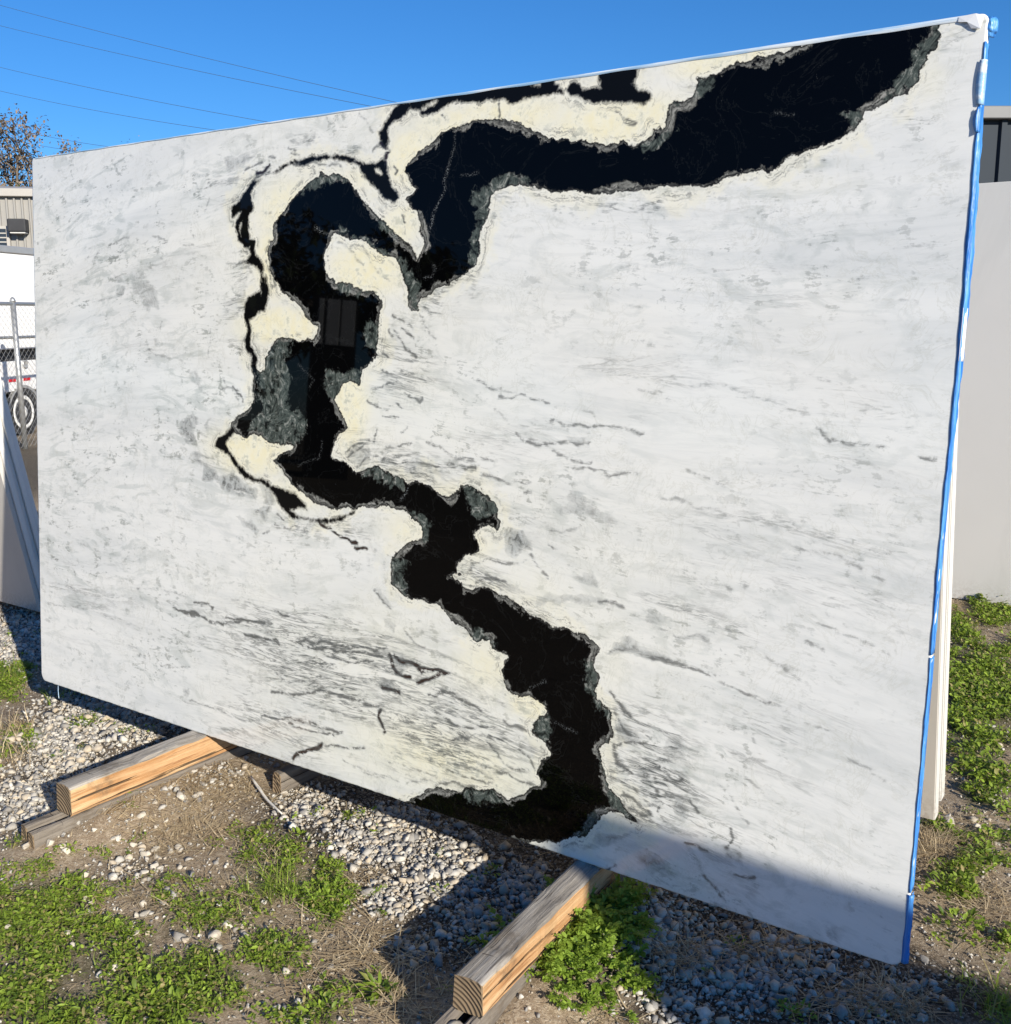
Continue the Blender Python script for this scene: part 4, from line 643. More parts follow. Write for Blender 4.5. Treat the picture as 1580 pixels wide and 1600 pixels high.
def clump(name, uv, parts_fn, label, cat_='weed', group=None, mat=M_LEAF):
    p = on_ground(*uv); v, f, a = cat(parts_fn(p)); z0 = float(ground_z(p[0], p[1])); v = v - np.array([p[0], p[1], z0])
    o = link(name, np_mesh(name, v, f, a), mat, None, True, (p[0], p[1], z0)); return tag(o, label, cat_, group)
def mound(p, rad, hgt, cnt, lmin, lmax, r, asp=.5):
    a = r.uniform(0, 6.283, cnt); q = np.sqrt(r.random(cnt)) * rad; x = p[0] + q * np.cos(a); y = p[1] + q * np.sin(a); top = hgt * np.sqrt(np.clip(1 - (q / rad) ** 2, 0, 1))
    base = np.c_[x, y, ground_z(x, y) + top * r.uniform(.25, 1.0, cnt)]; L = r.uniform(lmin, lmax, cnt)
    return leaves(base, a + r.normal(0, .9, cnt), r.uniform(-.1, 1.0, cnt), L, L * asp, r, r.random(cnt))
def feathery(p, fronds, length, r):          # finely cut leaves: a bent rib with paired leaflets
    out = []
    for _ in range(fronds):
        a = r.uniform(0, 6.283); q = abs(r.normal(0, .045)); b = np.array([p[0] + q * math.cos(a) * 1.3, p[1] + q * math.sin(a), 0]); b[2] = float(ground_z(b[0], b[1])) + .002
        pit = r.uniform(.35, 1.2); L = length * r.uniform(.6, 1.1); kk = 9; t = np.linspace(.15, 1, kk); ang = pit - t * r.uniform(.3, 1.0)
        step_ = np.c_[np.cos(ang) * math.cos(a), np.cos(ang) * math.sin(a), np.sin(ang)] * (L / kk); pts = b + np.cumsum(step_, 0)
        base = np.repeat(pts, 4, 0) + r.normal(0, .002, (kk * 4, 3)); side = np.tile([1, -1, .5, -.5], kk); ll = np.repeat(np.sin(np.pi * np.clip(t * .8 + .15, 0, 1)), 4) * length * .20 * r.uniform(.7, 1.2, kk * 4)
        out.append(leaves(base, a + side * 1.1 + r.normal(0, .25, kk * 4), r.normal(.25, .35, kk * 4), ll, ll * .62, r, np.clip(r.normal(.72, .2, kk * 4), 0, 1)))
    return out
r4 = np.random.default_rng(33)
def spread_feathery(p):
    out = []
    for dx, dy, k, L in ((0, 0, 40, .10), (.05, .05, 34, .105), (-.05, -.05, 30, .09), (.09, -.03, 30, .09), (.06, -.11, 30, .085), (-.01, -.13, 26, .08), (.14, -.08, 24, .075), (.0, .09, 26, .105), (.04, -.18, 24, .07), (.10, -.16, 20, .065)):
        out += feathery(p + np.array([dx, dy, 0]), k, L, r4)
    return out
clump('feathery_weed', (895, 1490), spread_feathery, 'large bright green feathery weed crowding the right side of the front timber', mat=M_FEATH)
clump('feathery_weed', (962, 1455), lambda p: feathery(p, 26, .08, r4), 'dark shaded feathery weed behind the bright one, below the slab')
clump('feathery_weed', (515, 1410), lambda p: feathery(p, 30, .06, r4), 'compact green feathery weed standing alone in the gravel left of the front timber', mat=M_FEATH)
clump('leafy_weed', (590, 1545), lambda p: [mound(p, .02, .008, 14, .03, .055, r4, .30), mound(p, .05, .015, 20, .02, .04, r4, .4)], 'low rosette weed with long pale leaves beside the front end of the front timber')
clump('leafy_weed', (690, 1395), lambda p: [mound(p, .02, .02, 10, .012, .02, r4)], 'tiny green sprout in the sunlit gravel at the shadow edge')
clump('leafy_weed', (460, 1312), lambda p: [mound(p, .045, .025, 50, .010, .02, r4)], 'small bushy green weed at the upper edge of the gravel patch')
clump('leafy_weed', (345, 1190), lambda p: [mound(p, .03, .035, 26, .012, .022, r4)], 'small green weed under the slab edge just right of the rear timber')
clump('leafy_weed', (130, 1133), lambda p: [mound(p, .045, .03, 34, .015, .025, r4)], 'small green weed in the pale gravel behind the rear timber')
clump('leafy_weed', (240, 1572), lambda p: [mound(p, .07, .03, 70, .014, .028, r4)], 'broad leaved light green weed at the bottom left edge of the picture')
clump('leafy_weed', (420, 1490), lambda p: [mound(p, .07, .03, 90, .010, .020, r4)], 'rounded green weed clump left of the bare dirt patch')
clump('leafy_weed', (500, 1585), lambda p: [mound(p, .06, .03, 70, .012, .024, r4)], 'dark green weed clump at the bottom edge left of the front timber')
clump('leafy_weed', (1500, 1455), lambda p: [mound(p, .07, .05, 80, .015, .025, r4)], 'yellow green weed clump right of the lower end of the blue film edge')
clump('leafy_weed', (1475, 1395), lambda p: [mound(p, .06, .05, 60, .015, .025, r4)], 'small weed clump close beside the blue film edge')
clump('leafy_weed', (1545, 938), lambda p: [mound(p, .10, .07, 160, .02, .04, r4)], 'tall green weed at the foot of the plain grey slab', )
for uv, cnt, lab in (((15, 1060), 110, 'green grass tuft at the left edge by the slab shadow'), ((20, 1140), 110, 'yellowish grass tuft at the left edge in the pale gravel'), ((12, 1185), 70, 'short green grass tuft at the left edge below the yellowish one'), ((430, 1400), 150, 'loose tuft of long grass among the weeds left of the gravel'), ((1565, 1570), 90, 'dark grass tuft in the lower right corner of the picture'), ((95, 1090), 40, 'thin grass tuft at the lower left corner of the slab')):
    p = on_ground(*uv); v, f, a = cat([blades(np.array([[p[0], p[1]]]), r4, .05, .13, .002, .004, (.5, 1.3), cnt, .04)]); z0 = float(ground_z(p[0], p[1])); v = v - np.array([p[0], p[1], z0])
    tag(link('grass_tuft', np_mesh('grass_tuft', v, f, a), M_LEAF if 'yellow' not in lab else M_STRAW, None, True, (p[0], p[1], z0)), lab, 'grass')
for uv, cnt, lab in (((1455, 1325), 150, 'dead straw coloured grass tuft beside the bottom of the stacked slab edges'), ((1055, 1500), 60, 'withered brown weed stalks in the shaded gravel'), ((1420, 1570), 90, 'tangle of dead stems below the lower right slab corner')):
    p = on_ground(*uv); v, f, a = cat([blades(np.array([[p[0], p[1]]]), r4, .06, .16, .0015, .003, (.1, .9), cnt, .03)]); z0 = float(ground_z(p[0], p[1])); v = v - np.array([p[0], p[1], z0])
    tag(link('dead_grass_tuft', np_mesh('dead_grass_tuft', v, f, a), M_STRAW, None, True, (p[0], p[1], z0)), lab, 'dead grass')

# ------------------------------------------------------------------ timbers that carry the slab
def wood(name, ca_, cb_, cc_, grain=1.0):
    n = NT(name); P = n.obj(); q = n.mapv(P, (34, 2.2, 34)); f = n.noise(q, 1.0, 7, .68, .6); f2 = n.noise(n.mapv(P, (110, 4, 110)), 1.0, 5, .6); f3 = n.noise(P, 5, 4)
    c = n.mix(n.step(f, .34, .66), ca_, cb_); c = n.mix(n.math('MULTIPLY', n.step(f2, .54, .68), .75), c, cc_); c = n.mix(n.math('MULTIPLY', n.step(f3, .5, .75), .4), c, tuple(x * .6 for x in ca_))
    cracks = n.math('MAXIMUM', n.step(n.noise(n.mapv(P, (60, 1.1, 60)), 1.0, 3, .5), .635, .69), n.math('MULTIPLY', n.step(n.noise(n.mapv(P, (5, 55, 5)), 1.0, 3, .6, .4), .70, .735), .8)); c = n.mix(n.math('MULTIPLY', cracks, .85), c, (.03, .025, .02)); mud = n.step(n.noise(P, 9, 7, .7), .56, .70); c = n.mix(n.math('MULTIPLY', mud, .55), c, (.12, .09, .06)); kn = n.step(n.voro(n.mapv(P, (14, 5, 14)), 1.0), .16, .05); c = n.mix(n.math('MULTIPLY', kn, .75), c, (.10, .055, .025))
    h = n.math('SUBTRACT', n.math('ADD', f, n.math('MULTIPLY', f2, .5)), n.math('MULTIPLY', cracks, 1.2)); return n.out(c, .8, bump=h, bd=.006, spec=.2)
M_WGREY = wood('weathered_wood', (0.20, 0.18, 0.155), (0.40, 0.37, 0.33), (0.10, 0.085, 0.07)); M_WORANGE = wood('fresh_wood', (0.40, 0.21, 0.09), (0.60, 0.42, 0.24), (0.26, 0.12, 0.05)); M_WDARK = wood('old_board', (0.14, 0.12, 0.10), (0.25, 0.22, 0.185), (0.07, 0.06, 0.05))
n = NT('end_grain'); P = n.obj(); rg = n.n('ShaderNodeTexWave', {'Vector': n.n('ShaderNodeMapping', {'Vector': P, 'Location': (.06, 0, .03)}).outputs[0], 'Scale': 30.0, 'Distortion': 2.0, 'Detail': 4.0}, wave_type='RINGS', rings_direction='Y'); M_WEND = n.out(n.mix(rg.outputs['Fac'], (0.175, 0.128, 0.08), (0.215, 0.158, 0.10)), .9, bump=rg.outputs['Fac'], bd=.002, spec=.15)
def timber(name, lo, hi, label, seed, group=None, mats=None, rotz=0.0):
    r = np.random.default_rng(seed); L = hi[1] - lo[1]; cx_, cz_ = (hi[0] - lo[0]) / 2, hi[2] - lo[2]; bm = bmesh.new(); N = max(4, int(L / .02)); be = .008; rows = []
    prof = [(-cx_ + be, 0), (cx_ - be, 0), (cx_ - be * .3, be * .3), (cx_, be), (cx_, cz_ - be), (cx_ - be * .3, cz_ - be * .3), (cx_ - be, cz_), (0, cz_), (-cx_ + be, cz_), (-cx_ + be * .3, cz_ - be * .3), (-cx_, cz_ - be), (-cx_, be), (-cx_ + be * .3, be * .3)]
    ys = np.linspace(0, L, N)
    for i, y in enumerate(ys):
        row = []
        for j, (x, z) in enumerate(prof):
            w_ = .0032 * float(vnoise(np.array([y * 18 + seed]), np.array([j * 1.7 + seed]), 6, 2)[0]); chip = (.010 * max(0, float(vnoise(np.array([y * 9 + seed * 3]), np.array([j * .4]), 9, 2)[0]) - .25) / .75) if z > cz_ * .5 else 0
            row.append(bm.verts.new((x + (w_ if abs(x) > cx_ * .8 else 0), y + (.003 * math.sin(j * 2.1) if i in (0, N - 1) else 0), max(0, z - chip + (min(0, w_) if 0 < z else 0)))))
        rows.append(row)
    k = len(prof)
    for r0, r1 in zip(rows, rows[1:]):
        for j in range(k):
            f = bm.faces.new((r0[j], r0[(j + 1) % k], r1[(j + 1) % k], r1[j])); f.material_index = 1 if j in (1, 2, 3, 10, 11) else 0
    for row in (rows[0], rows[-1][::-1]):
        f = bm.faces.new(row[::-1] if row is not rows[0] else row); f.material_index = 2
    bmesh.ops.recalc_face_normals(bm, faces=bm.faces[:])
    o = link(name, bm_mesh(name, bm), mats or [M_WGREY, M_WORANGE, M_WEND], None, False, ((lo[0] + hi[0]) / 2, lo[1], lo[2]), (0, 0, rotz)); return tag(o, label, 'timber', group)
timber('timber_beam', (.848, -.478, .080), (.918, 1.02, ZB - .001), 'rear weathered timber with orange split side carrying the left half of the slab', 3)
timber('timber_beam', (2.352, -.535, .088), (2.420, 1.02, ZB - .001), 'front weathered grey timber with orange side carrying the right half of the slab', 8, rotz=math.radians(4.2))
wd3 = [M_WDARK, M_WDARK, M_WEND]
timber('ground_board', (.832, -.585, .0), (.862, .95, .079), 'old grey board on the ground, left one of the pair under the rear timber', 11, None, wd3)
timber('ground_board', (.894, -.60, -.01), (.920, .95, .079), 'old grey board on the ground, right one of the pair under the rear timber', 12, None, wd3)
timber('ground_board', (2.340, -.60, .0), (2.366, .95, .087), 'old brown board on the ground, left one of the pair under the front timber', 13, None, wd3, math.radians(4.2))
timber('ground_board', (2.396, -.62, .0), (2.422, .95, .087), 'old brown board on the ground, right one of the pair under the front timber', 14, None, wd3, math.radians(4.2))
timber('wood_block', (1.13, .09, -.01), (1.165, .26, .065), 'short dark wooden block in the shade under the slab edge', 15, None, wd3)
p = on_ground(722, 1588, .05)
bm = bmesh.new(); bmesh.ops.create_icosphere(bm, subdivisions=3, radius=.026)
for vv in bm.verts: q = vv.co * 70; vv.co *= 1 + .22 * float(vnoise(np.array([q.x + q.z]), np.array([q.y - q.z * .6]), 15, 3)[0])
tag(link('dirt_clod', bm_mesh('dirt_clod', bm), M_PALE, None, True, (2.383, -.575, float(ground_z(2.383, -.575)) + .035)), 'pebbly round clod under the front end of the front timber', 'clod')
a, b = on_ground(392, 1220, .02), on_ground(440, 1268, .02)
n = NT('bleached_stick'); M_STICK = n.out(n.mix(n.noise(n.obj(), 30, 4), (0.62, 0.58, 0.50), (0.78, 0.75, 0.67)), .8)
pts = [a + (b - a) * t + np.array([.0015 * math.sin(t * 7), .001 * math.cos(t * 5), .0]) for t in np.linspace(0, 1, 8)]
for q in pts: q[2] = float(ground_z(q[0], q[1])) + .02
tag(link('stick', tube_mesh('stick', pts, [.003, .0045, .005, .0045, .004, .004, .003, .002], 7), M_STICK, None, True), 'bleached pale stick lying on the dirt below the slab edge', 'stick')

# ------------------------------------------------------------------ other slabs
def pale_stone(name, col_, var=.06, rough=.16, scale=3):
    n = NT(name); P = n.obj(); f = n.noise(P, scale, 5); f2 = n.noise(P, 60, 4); c = n.mix(f, tuple(x * (1 - var) for x in col_), col_); c = n.mix(n.math('MULTIPLY', n.step(f2, .6, .75), .12), c, tuple(x * .7 for x in col_)); sm = n.noise(n.mapv(P, (2.5, 1, .8)), 1.0, 6, .65, 1.0); c = n.mix(n.math('MULTIPLY', n.step(sm, .52, .70), .16), c, tuple(x * .62 for x in col_)); z = n.n('ShaderNodeSeparateXYZ', {0: P}).outputs[2]; mud = n.math('MULTIPLY', n.step(n.math('ADD', z, n.math('MULTIPLY', f2, .5)), .42, .22), n.step(f2, .46, .60)); c = n.mix(n.math('MULTIPLY', mud, .55), c, (.26, .20, .14)); return n.out(c, rough, spec=.4)
M_QGREY = pale_stone('plain_grey_stone', (.65, .64, .61)); M_QWHITE = pale_stone('plain_white_stone', (.78, .765, .72)); M_QBEIGE = pale_stone('beige_stone_face', (.60, .56, .50), .10, .5, 6)
def plain_slab(label, x0, x1, yb, zb, h, th_, lean, mat, group=None, edge=None):
    e = empty('stone_slab', (x0, yb, zb), (lean, 0, 0)); tag(e, label, 'stone slab', group)
    link('stone_body', box_mesh('stone_body', (0, 0, 0), (x1 - x0, th_, h), .0015, 1), mat, e)
    if edge: link('sawn_edge', box_mesh('sawn_edge', (x1 - x0 - .0005, .001, .002), (x1 - x0 + .002, th_ - .001, h - .002)), edge, e)
    return e
R9 = math.radians
plain_slab('beige faced slab leaning behind the big one, the near one of two pale edges', -.1, 2.95, .895, .085, 1.75, .036, R9(8.9), M_QBEIGE, None, M_QWHITE)
plain_slab('white slab leaning behind the big one, the far one of two pale edges', .0, 2.953, .941, .125, 1.70, .038, R9(8.9), M_QWHITE, None, M_QWHITE)
plain_slab('large plain light grey slab standing in the next row at the right edge', .4, 4.2, 3.78, .0, 2.13, .03, R9(-.6), M_QGREY)
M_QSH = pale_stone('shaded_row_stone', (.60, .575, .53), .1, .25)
for k in range(5):
    plain_slab(['cream faced slab at the left edge, front one of a leaning stack', 'second slab edge of the leaning stack at the left edge', 'third slab edge of the leaning stack at the left edge', 'fourth slab edge of the leaning stack at the left edge', 'rearmost slab edge of the leaning stack at the left edge'][k],
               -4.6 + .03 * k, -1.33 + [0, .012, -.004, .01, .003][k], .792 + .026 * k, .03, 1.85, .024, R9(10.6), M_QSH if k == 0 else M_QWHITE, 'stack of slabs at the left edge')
timber('timber_beam', (-2.3, .45, -.02), (-2.22, 1.3, .029), 'dark timber under the leaning stack of slabs at the left edge', 16, None, wd3)
timber('timber_beam', (-4.2, .45, -.02), (-4.12, 1.3, .029), 'far dark timber under the leaning stack of slabs at the left edge', 17, None, wd3)
# steel rack between the leaning slabs
M_STEEL = plain('rack_steel', (.16, .17, .18), .5, .2, 20, .5, .6)
def rack(x, y0, y1, top0, top1, label):
    e = empty('slab_rack', (x, 0, 0)); tag(e, label, 'rack')
    for ya, yb_ in ((y0, top0), (y1, top1)): link('upright', tube_mesh('upright', [(0, ya, .0), (0, yb_, 1.78)], .022, 6), M_STEEL, e)
    link('crossbar', tube_mesh('crossbar', [(0, top0, 1.76), (0, top1, 1.76)], .018, 6), M_STEEL, e); link('crossbar', tube_mesh('crossbar', [(0, y0 + .06, .6), (0, y1 - .06, .6)], .016, 6), M_STEEL, e)
rack(.45, .45, .80, .24, .58, 'steel rack hidden behind the left end of the big slab'); rack(2.05, .45, .80, .24, .58, 'steel rack hidden behind the right end of the big slab')

# ------------------------------------------------------------------ chain-link fence, truck, buildings, trees, wires
U = np.array([-.42014562, .9074567, 0]); NO = np.array([.9074567, .42014562, 0]); T0 = np.array([-9.3166, 5.4501, 0]); F0 = T0 + .9 * NO
rotU = math.atan2(U[1], U[0])             # local +X runs along the fence, local -Y faces the yard
M_GALV = plain('galvanised_steel', (.42, .43, .43), .45, .15, 30, .5, .7)
fence = empty('chain_link_fence', tuple(F0), (0, 0, rotU)); tag(fence, 'galvanised chain link fence between the yard and the white truck', 'fence')
for xp in (-4.25, -1.26, 1.75): link('post', tube_mesh('post', [(xp, 0, -.02), (xp, 0, 1.66)], .03, 10), M_GALV, fence, True); link('post_cap', lathe_mesh('post_cap', [(.033, 0), (.033, .02), (.02, .045), (.004, .055)], 10), M_GALV, fence, True, (xp, 0, 1.655))
link('top_rail', tube_mesh('top_rail', [(-6, -.0, 1.635), (3, 0, 1.635)], .021, 8), M_GALV, fence, True); link('middle_rail', tube_mesh('middle_rail', [(-6, .045, 1.262), (3, .045, 1.262)], .017, 8), M_GALV, fence, True)
bm = bmesh.new(); pit = .058; xs0, xs1, zt = -3.2, .6, 1.62
def wire(bm, a, b, r):
    a, b = Vector(a), Vector(b); t = (b - a).normalized(); s = t.cross(Vector((0, 1, 0))).normalized() * r; q = Vector((0, r, 0))
    A = [bm.verts.new(a + s), bm.verts.new(a + q), bm.verts.new(a - s), bm.verts.new(a - q)]; B = [bm.verts.new(b + s), bm.verts.new(b + q), bm.verts.new(b - s), bm.verts.new(b - q)]
    for i in range(4): bm.faces.new((A[i], A[(i + 1) % 4], B[(i + 1) % 4], B[i]))
x = xs0 - zt
while x < xs1 + .01:
    for sg in (1, -1):
        xa = x if sg == 1 else x + zt; za, zb_ = .02, zt; xb = xa + sg * (zb_ - za)
        lo_, hi_ = xs0, xs1
        ta = 0.0 if lo_ <= xa <= hi_ else ((lo_ - xa) / (xb - xa) if xa < lo_ else (hi_ - xa) / (xb - xa)); tb = 1.0 if lo_ <= xb <= hi_ else ((lo_ - xa) / (xb - xa) if xb < lo_ else (hi_ - xa) / (xb - xa))
        if 0 <= ta < tb <= 1: wire(bm, (xa + (xb - xa) * ta, -.035 + .003 * sg, za + (zb_ - za) * ta), (xa + (xb - xa) * tb, -.035 + .003 * sg, za + (zb_ - za) * tb), .0019)
    x += pit * 1.4142
tag(link('chain_link_mesh', bm_mesh('chain_link_mesh', bm), M_GALV, fence), None, None, None, 'stuff')

M_TWHITE = plain('white_paint', (.80, .80, .79), .3, .03, 3, .5); M_BLACK = plain('black_rubber', (.02, .02, .02), .7, .2, 20); M_DARK = plain('dark_underbody', (.035, .036, .04), .7, .3, 6); M_RED = plain('red_reflector', (.55, .02, .03), .3, .1); M_ALU = plain('aluminium_trim', (.50, .50, .49), .4, .1, 10, .5, .5); M_WHEEL = plain('white_wheel', (.72, .72, .70), .4, .08)
truck = empty('box_truck', tuple(T0), (0, 0, rotU)); tag(truck, 'white box truck parked behind the chain link fence', 'truck')
link('cargo_box', box_mesh('cargo_box', (-2.6, 0, 1.09), (3.4, 2.4, 2.27), .015, 2), M_TWHITE, truck); link('roof_trim', box_mesh('roof_trim', (-2.62, -.02, 2.272), (3.42, 2.42, 2.36), .01, 1), M_ALU, truck)
link('underbody', box_mesh('underbody', (-2.5, .14, .80), (3.3, 2.2, 1.088)), M_DARK, truck); link('side_skirt', box_mesh('side_skirt', (-2.6, .004, .56), (3.4, .10, .94), .008, 1), M_TWHITE, truck)
for xr in (-.62, -.10, .20, .62): link('reflector', box_mesh('reflector', (xr - .075, -.004, .685), (xr + .06, .003, .72)), M_RED, truck)
for xw in (.075, 2.4):
    wo = link('wheel', lathe_mesh('tyre', [(.15, -.13), (.25, -.13), (.285, -.10), (.29, -.02), (.275, .02), (.222, .035), (.20, .02)], 40), M_BLACK, truck, True, (xw, .03, .29), (math.radians(90), 0, 0))
    rm = link('rim', lathe_mesh('rim', [(.215, -.02), (.215, .03), (.195, .036), (.16, .022), (.09, .006), (.075, .03), (.04, .036)], 36), M_WHEEL, wo, True)
    for k in range(8): link('hand_hole', lathe_mesh('hand_hole', [(.014, 0), (.013, .004)], 10), M_BLACK, wo, False, (.125 * math.cos(k * .785), .125 * math.sin(k * .785), .0105))
    bm = bmesh.new()
    for k in range(20):
        a0, a1 = math.pi * k / 20, math.pi * (k + 1) / 20
        q = [(r_ * math.cos(a_), r_ * math.sin(a_)) for a_ in (a0, a1) for r_ in (.31, .345)]
        vs2 = [bm.verts.new((xx, yv, zz)) for yv in (-.02, .012) for xx, zz in q]
        for f in ((0, 1, 3, 2), (4, 6, 7, 5), (0, 4, 5, 1), (2, 3, 7, 6)): bm.faces.new([vs2[i] for i in f])
    link('wheel_arch', bm_mesh('wheel_arch', bm), M_ALU, truck, False, (xw, -.004, .29))
    link('wheel_well', lathe_mesh('wheel_well', [(.31, -.01), (.309, .004)], 32), M_DARK, truck, False, (xw, .008, .29), (math.radians(90), 0, 0))
link('fuel_cap', lathe_mesh('fuel_cap', [(.05, 0), (.055, .012), (.04, .02), (.036, .012), (.02, .01)], 24), M_ALU, truck, True, (.177, .002, .894), (math.radians(90), 0, 0))

def ribbed_wall(name, length, height, pitch, depth, mat, parent, loc=(0, 0, 0), rib=.25):
    bm = bmesh.new(); xs_ = []; x = 0
    while x < length: xs_ += [(x, 0), (x + pitch * (1 - rib) * .9, 0), (x + pitch * (1 - rib), -depth), (x + pitch * .97, -depth)]; x += pitch
    lo_ = [bm.verts.new((a, b, 0)) for a, b in xs_]; hi_ = [bm.verts.new((a, b, height)) for a, b in xs_]
    for i in range(len(xs_) - 1): bm.faces.new((lo_[i], lo_[i + 1], hi_[i + 1], hi_[i]))
    return link(name, bm_mesh(name, bm), mat, parent, False, loc)
def metal_building(loc, rz, length, height, depth_, mat, trim, label, pitch=.3, windows=(), lamps=()):
    e = empty('metal_building', loc, (0, 0, rz)); tag(e, label, 'building')
    ribbed_wall('wall_cladding', length, height, pitch, .05, mat, e); link('wall_core', box_mesh('wall_core', (0, .03, 0), (length, depth_, height - .02)), mat, e)
    link('eave_trim', box_mesh('eave_trim', (-.1, -.14, height + .002), (length + .1, .2, height + .16), .01, 1), trim, e)
    bm = bmesh.new(); a = [bm.verts.new(v) for v in ((-.1, -.12, height + .162), (length + .1, -.12, height + .162), (length + .1, depth_ / 2, height + .162 + depth_ * .06), (-.1, depth_ / 2, height + .162 + depth_ * .06), (length + .1, depth_, height + .162), (-.1, depth_, height + .162))]
    bm.faces.new((a[0], a[1], a[2], a[3])); bm.faces.new((a[3], a[2], a[4], a[5])); rf = link('roof', bm_mesh('roof', bm), trim, e)
    for (x0, x1, z0, z1) in windows:
        wn = link('window', box_mesh('window', (x0 - .06, -.09, z0 - .06), (x1 + .06, -.052, z1 + .06), .006, 1), trim, e); link('pane', box_mesh('pane', (x0, -.096, z0), (x1, -.0905, z1)), M_GLASS, wn)
        for zz in np.linspace(z0, z1, 5)[1:-1]: link('slat', box_mesh('slat', (x0, -.106, zz - .012), (x1, -.0965, zz + .012)), trim, wn)
    for (lx, lz) in lamps:
        lp = link('wall_lamp', box_mesh('wall_lamp', (lx - .18, -.34, lz), (lx + .18, -.052, lz + .26), .03, 2), M_DARK, e); link('lamp_lens', box_mesh('lamp_lens', (lx - .15, -.30, lz - .03), (lx + .15, -.08, lz - .001), .01, 1), M_WHEEL, lp)
    return e
M_GLASS = plain('dark_glass', (.03, .035, .045), .08, .2, 2, .6)
M_CLADG = plain('warm_grey_cladding', (.30, .29, .27), .5, .08, 2, .4); M_TRIMG = plain('grey_trim', (.40, .38, .35), .5, .1, 3); M_CLADD = plain('slate_blue_cladding', (.022, .032, .045), .6, .1, 2, .2); M_TRIMD = plain('dark_trim', (.16, .165, .17), .5, .1, 3)
# left building, about 28 m away, behind the truck
def far_point(u, v, dist):
    d = RW @ np.array([(u - 790) / FPX, (v - 800) / FPX, 1.0]); return CAM + d / np.hypot(d[0], d[1]) * dist
B0 = far_point(-260, 302, 26); B1 = far_point(160, 296, 24.5); hB = (B0[2] + B1[2]) / 2; vb = B1 - B0; Lb = float(np.hypot(vb[0], vb[1])); rb = math.atan2(vb[1], vb[0])
def bx(u, v):                              # picture point on that wall -> (along, height)
    d = RW @ np.array([(u - 790) / FPX, (v - 800) / FPX, 1.0]); nn_ = np.array([-vb[1], vb[0], 0]); t = ((B0 - CAM) @ nn_) / (d @ nn_); P_ = CAM + d * t; return float((P_ - B0)[:2] @ vb[:2] / Lb), float(P_[2])
wa, wb = bx(-60, 385), bx(11, 358); l1 = bx(33, 356)
metal_building((B0[0], B0[1], 0), rb, Lb, hB - .1, 9, M_CLADG, M_TRIMG, 'warm grey ribbed metal building behind the white truck at the left', .15, [(wa[0], wb[0], wa[1], wb[1])], [(l1[0], l1[1] - .1)])
C0 = far_point(1500, 168, 16); C1 = far_point(1760, 176, 17); vb2 = C1 - C0; L2 = float(np.hypot(vb2[0], vb2[1]))
metal_building((C0[0], C0[1], 0), math.atan2(vb2[1], vb2[0]), L2 * 3, C0[2] - .16, 8, M_CLADD, M_TRIMD, 'dark slate blue ribbed metal building beyond the plain slab at the right', .32)

# trees
n = NT('tree_bark'); M_BARK = n.out(n.mix(n.noise(n.obj(), 12, 4), (.10, .08, .065), (.21, .18, .15)), .9)
n = NT('autumn_leaf'); t = n.attr('tint'); M_TLEAF = n.out(n.mix(t, (.11, .085, .06), (.28, .22, .165)), .7, spec=.2)
n = NT('dark_evergreen_leaf'); t = n.attr('tint'); M_TDARK = n.out(n.mix(t, (.025, .045, .015), (.07, .09, .03)), .7, spec=.2)
def tree(name, loc, height, spread, seed, label, leafmat, nleaf, leafsize, group=None, dense=.5):
    r = np.random.default_rng(seed); e = empty(name, loc); tag(e, label, 'tree', group); Vs, Fs = [], []; off = 0; tips = []
    def limb(p, d, L, rad, lev):
        nonlocal off
        k = 5 if lev < 2 else 4; sg = 6 if lev < 2 else 4; pts = [p.copy()]; dd_ = d.copy()
        for _ in range(k): dd_ = dd_ + r.normal(0, .16, 3) + np.array([0, 0, .05]); dd_ /= np.linalg.norm(dd_); pts.append(pts[-1] + dd_ * L / k)
        for i, q in enumerate(pts):
            t_ = pts[min(i + 1, k)] - pts[max(i - 1, 0)]; t_ /= np.linalg.norm(t_); a = np.cross(t_, [0.31, .87, .2]); a /= np.linalg.norm(a); b = np.cross(t_, a); rr = rad * (1 - .62 * i / k)
            an = np.arange(sg) * 2 * np.pi / sg; Vs.append(q + rr * (np.cos(an)[:, None] * a + np.sin(an)[:, None] * b))
        for i in range(k):
            for j in range(sg): Fs.append((off + i * sg + j, off + i * sg + (j + 1) % sg, off + (i + 1) * sg + (j + 1) % sg, off + (i + 1) * sg + j))
        off += (k + 1) * sg
        if lev >= 2: tips.extend(pts[2:])
        if lev < 4:
            for _ in range([6, 5, 4, 3][lev]):
                i = r.integers(2, k + 1); ax2 = r.normal(0, 1, 3); nd_ = dd_ * .55 + ax2 / np.linalg.norm(ax2) * .8 * spread; nd_[2] = abs(nd_[2]) * .7 + .15; nd_ /= np.linalg.norm(nd_)
                limb(pts[i], nd_, L * r.uniform(.5, .72), rad * .5, lev + 1)
    limb(np.zeros(3), np.array([0, 0, 1.0]), height * .42, height * .028, 0)
    link('trunk', np_mesh('trunk', np.concatenate(Vs), np.array(Fs)), M_BARK, e, True)
    tp = np.array(tips); sel = tp[r.integers(0, len(tp), nleaf)] + r.normal(0, height * .022, (nleaf, 3)); L = r.uniform(.6, 1.3, nleaf) * leafsize
    v, f, tt = leaves(sel, r.uniform(0, 6.283, nleaf), r.normal(0, .8, nleaf), L, L * .6, r, r.random(nleaf)); link('crown', np_mesh('crown', v, f, {'tint': tt}), leafmat, e, True)
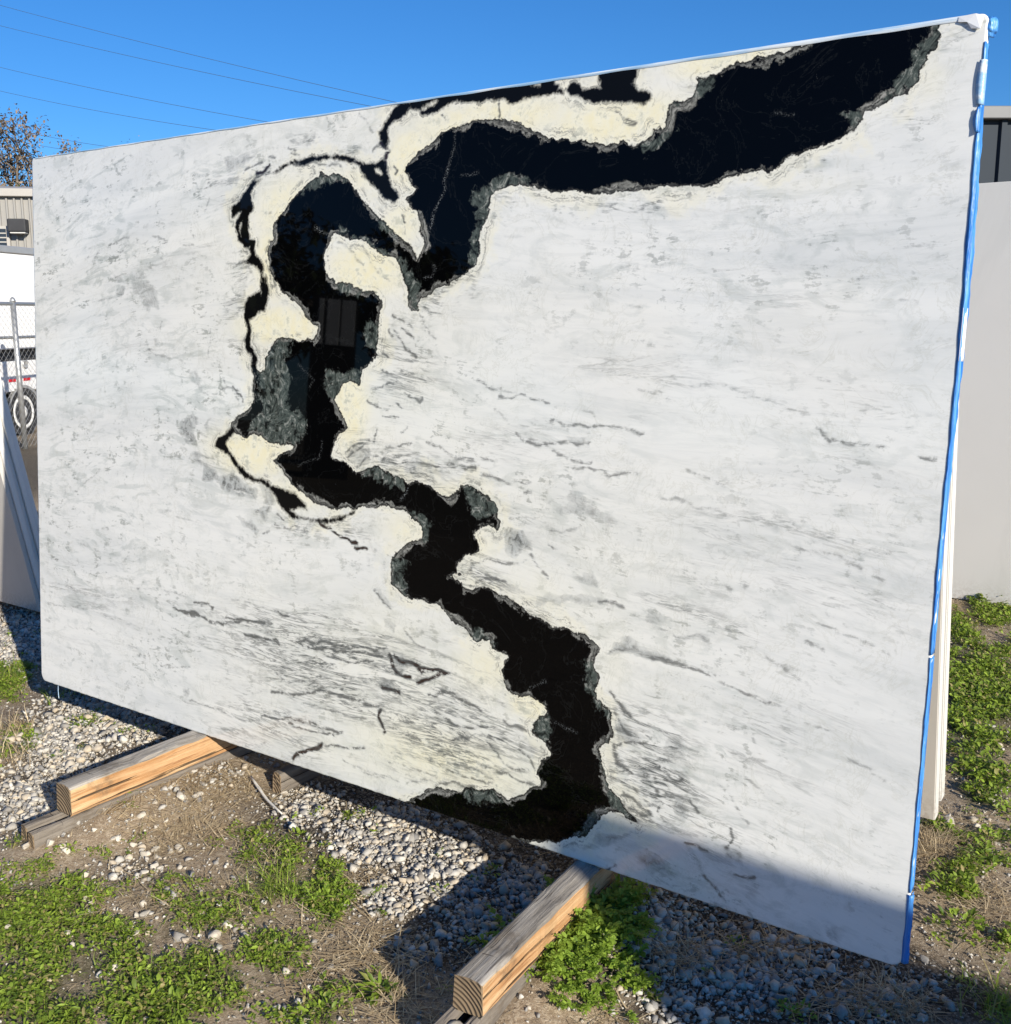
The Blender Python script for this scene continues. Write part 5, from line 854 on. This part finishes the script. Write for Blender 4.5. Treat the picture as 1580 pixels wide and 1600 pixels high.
for (u, v, ds, ht, sd_, lab, mt, nl, ls) in ((5, 205, 34, 7.3, 4, 'tall thin brown leaved tree above the grey building, leftmost', M_TLEAF, 26000, .10), (62, 222, 36, 7.3, 6, 'thin bare twigged tree above the grey building beside the slab corner', M_TLEAF, 20000, .09), (30, 275, 32, 5.2, 9, 'low dark green bushy tree just above the grey roof', M_TDARK, 16000, .14), (-90, 240, 36, 7.0, 5, 'brown leaved tree left of the picture edge', M_TLEAF, 4000, .13)):
    q = far_point(u, v, ds); tree('tree', (q[0], q[1], 0), q[2] * 1.22, 1.0, sd_, lab, mt, nl, ls)
# power lines
M_WIRE = plain('wire', (.09, .12, .16), .6)
for i, (ya, ua, yb_, ub, lab) in enumerate(((8, 0, 160, 620, 'topmost'), (40, 0, 166, 580, 'second highest'), (105, 0, 190, 415, 'third highest'), (142, 0, 203, 335, 'fourth highest'), (196, 0, 231, 185, 'second lowest'), (212, 0, 236, 125, 'lowest'))):
    A_, B_ = at_depth(ua, ya, 26), at_depth(ub, yb_, 26); pts = []
    for t in np.linspace(-.7, 2.2, 24): q = A_ + (B_ - A_) * t; q = q - np.array([0, 0, .35 * (t * (1 - t))]); pts.append(q)
    tag(link('power_line', tube_mesh('power_line', pts, .008, 5), M_WIRE, None, True), 'thin dark overhead wire, %s of the six crossing the sky' % lab, 'power line', 'overhead wires')
# one more row of stone stands to the right of the viewer; its top edge throws the shade across the slab's lower right
plain_slab('plain grey slab of the front row, outside the picture to the right', 6.16, 9.1, -1.75, .14, 1.90, .022, 0.0, M_QGREY)
timber('timber_beam', (6.7, -2.1, -.01), (6.78, -1.3, .139), 'left timber under the front row slab outside the picture', 23, None, wd3)
timber('timber_beam', (8.4, -2.1, -.01), (8.48, -1.3, .139), 'right timber under the front row slab outside the picture', 24, None, wd3)

# seen only in the black polish: a dark line of trees and an added shed shape, black so only its white doors mirror, far behind the viewer
proto = None
for i, (az, ds, ht) in enumerate(((205, 27, 6.2), (214, 30, 6.6), (222, 26, 5.6), (234, 29, 6.4), (243, 27, 6.0), (252, 31, 6.8), (196, 33, 7.0))):
    a = math.radians(az); loc = (1.45 + ds * math.cos(a), ds * math.sin(a), 0); lab = 'dark tree mirrored in the black vein, %s in the row behind the viewer' % ORD[i]
    if proto is None:
        tree('tree', loc, 7.6, 1.2, 41, lab, M_TDARK, 5000, .34, 'trees behind the viewer'); proto = [o for o in bpy.data.objects if o.get('label') == lab][0]
    else:
        c_ = proto.copy(); COL.objects.link(c_); c_.location = loc; c_.rotation_euler = (0, 0, i * 1.3); c_.scale = (ht / 6.2,) * 3; c_['label'] = lab
        for ch in proto.children: k_ = ch.copy(); COL.objects.link(k_); k_.parent = c_
shx, shy = 1.457 - .70 * 21, -.71 * 21; sh = empty('mirror_shed', (shx, shy, 0), (0, 0, math.radians(135))); tag(sh, 'added black shed shape with white door panels for the mirrored stripes, behind the viewer', 'shed')
link('wall', box_mesh('wall', (-.5, .02, 0), (.5, 2.4, 4.0)), M_BLACK, sh)  # black and cut to the doors, to keep the wall out of the reflection
for x0, x1 in ((-.44, -.14), (-.10, .18), (.25, .36)): link('door', box_mesh('door', (x0, -.04, 2.95), (x1, .015, 3.95), .01, 1), M_TWHITE, sh)
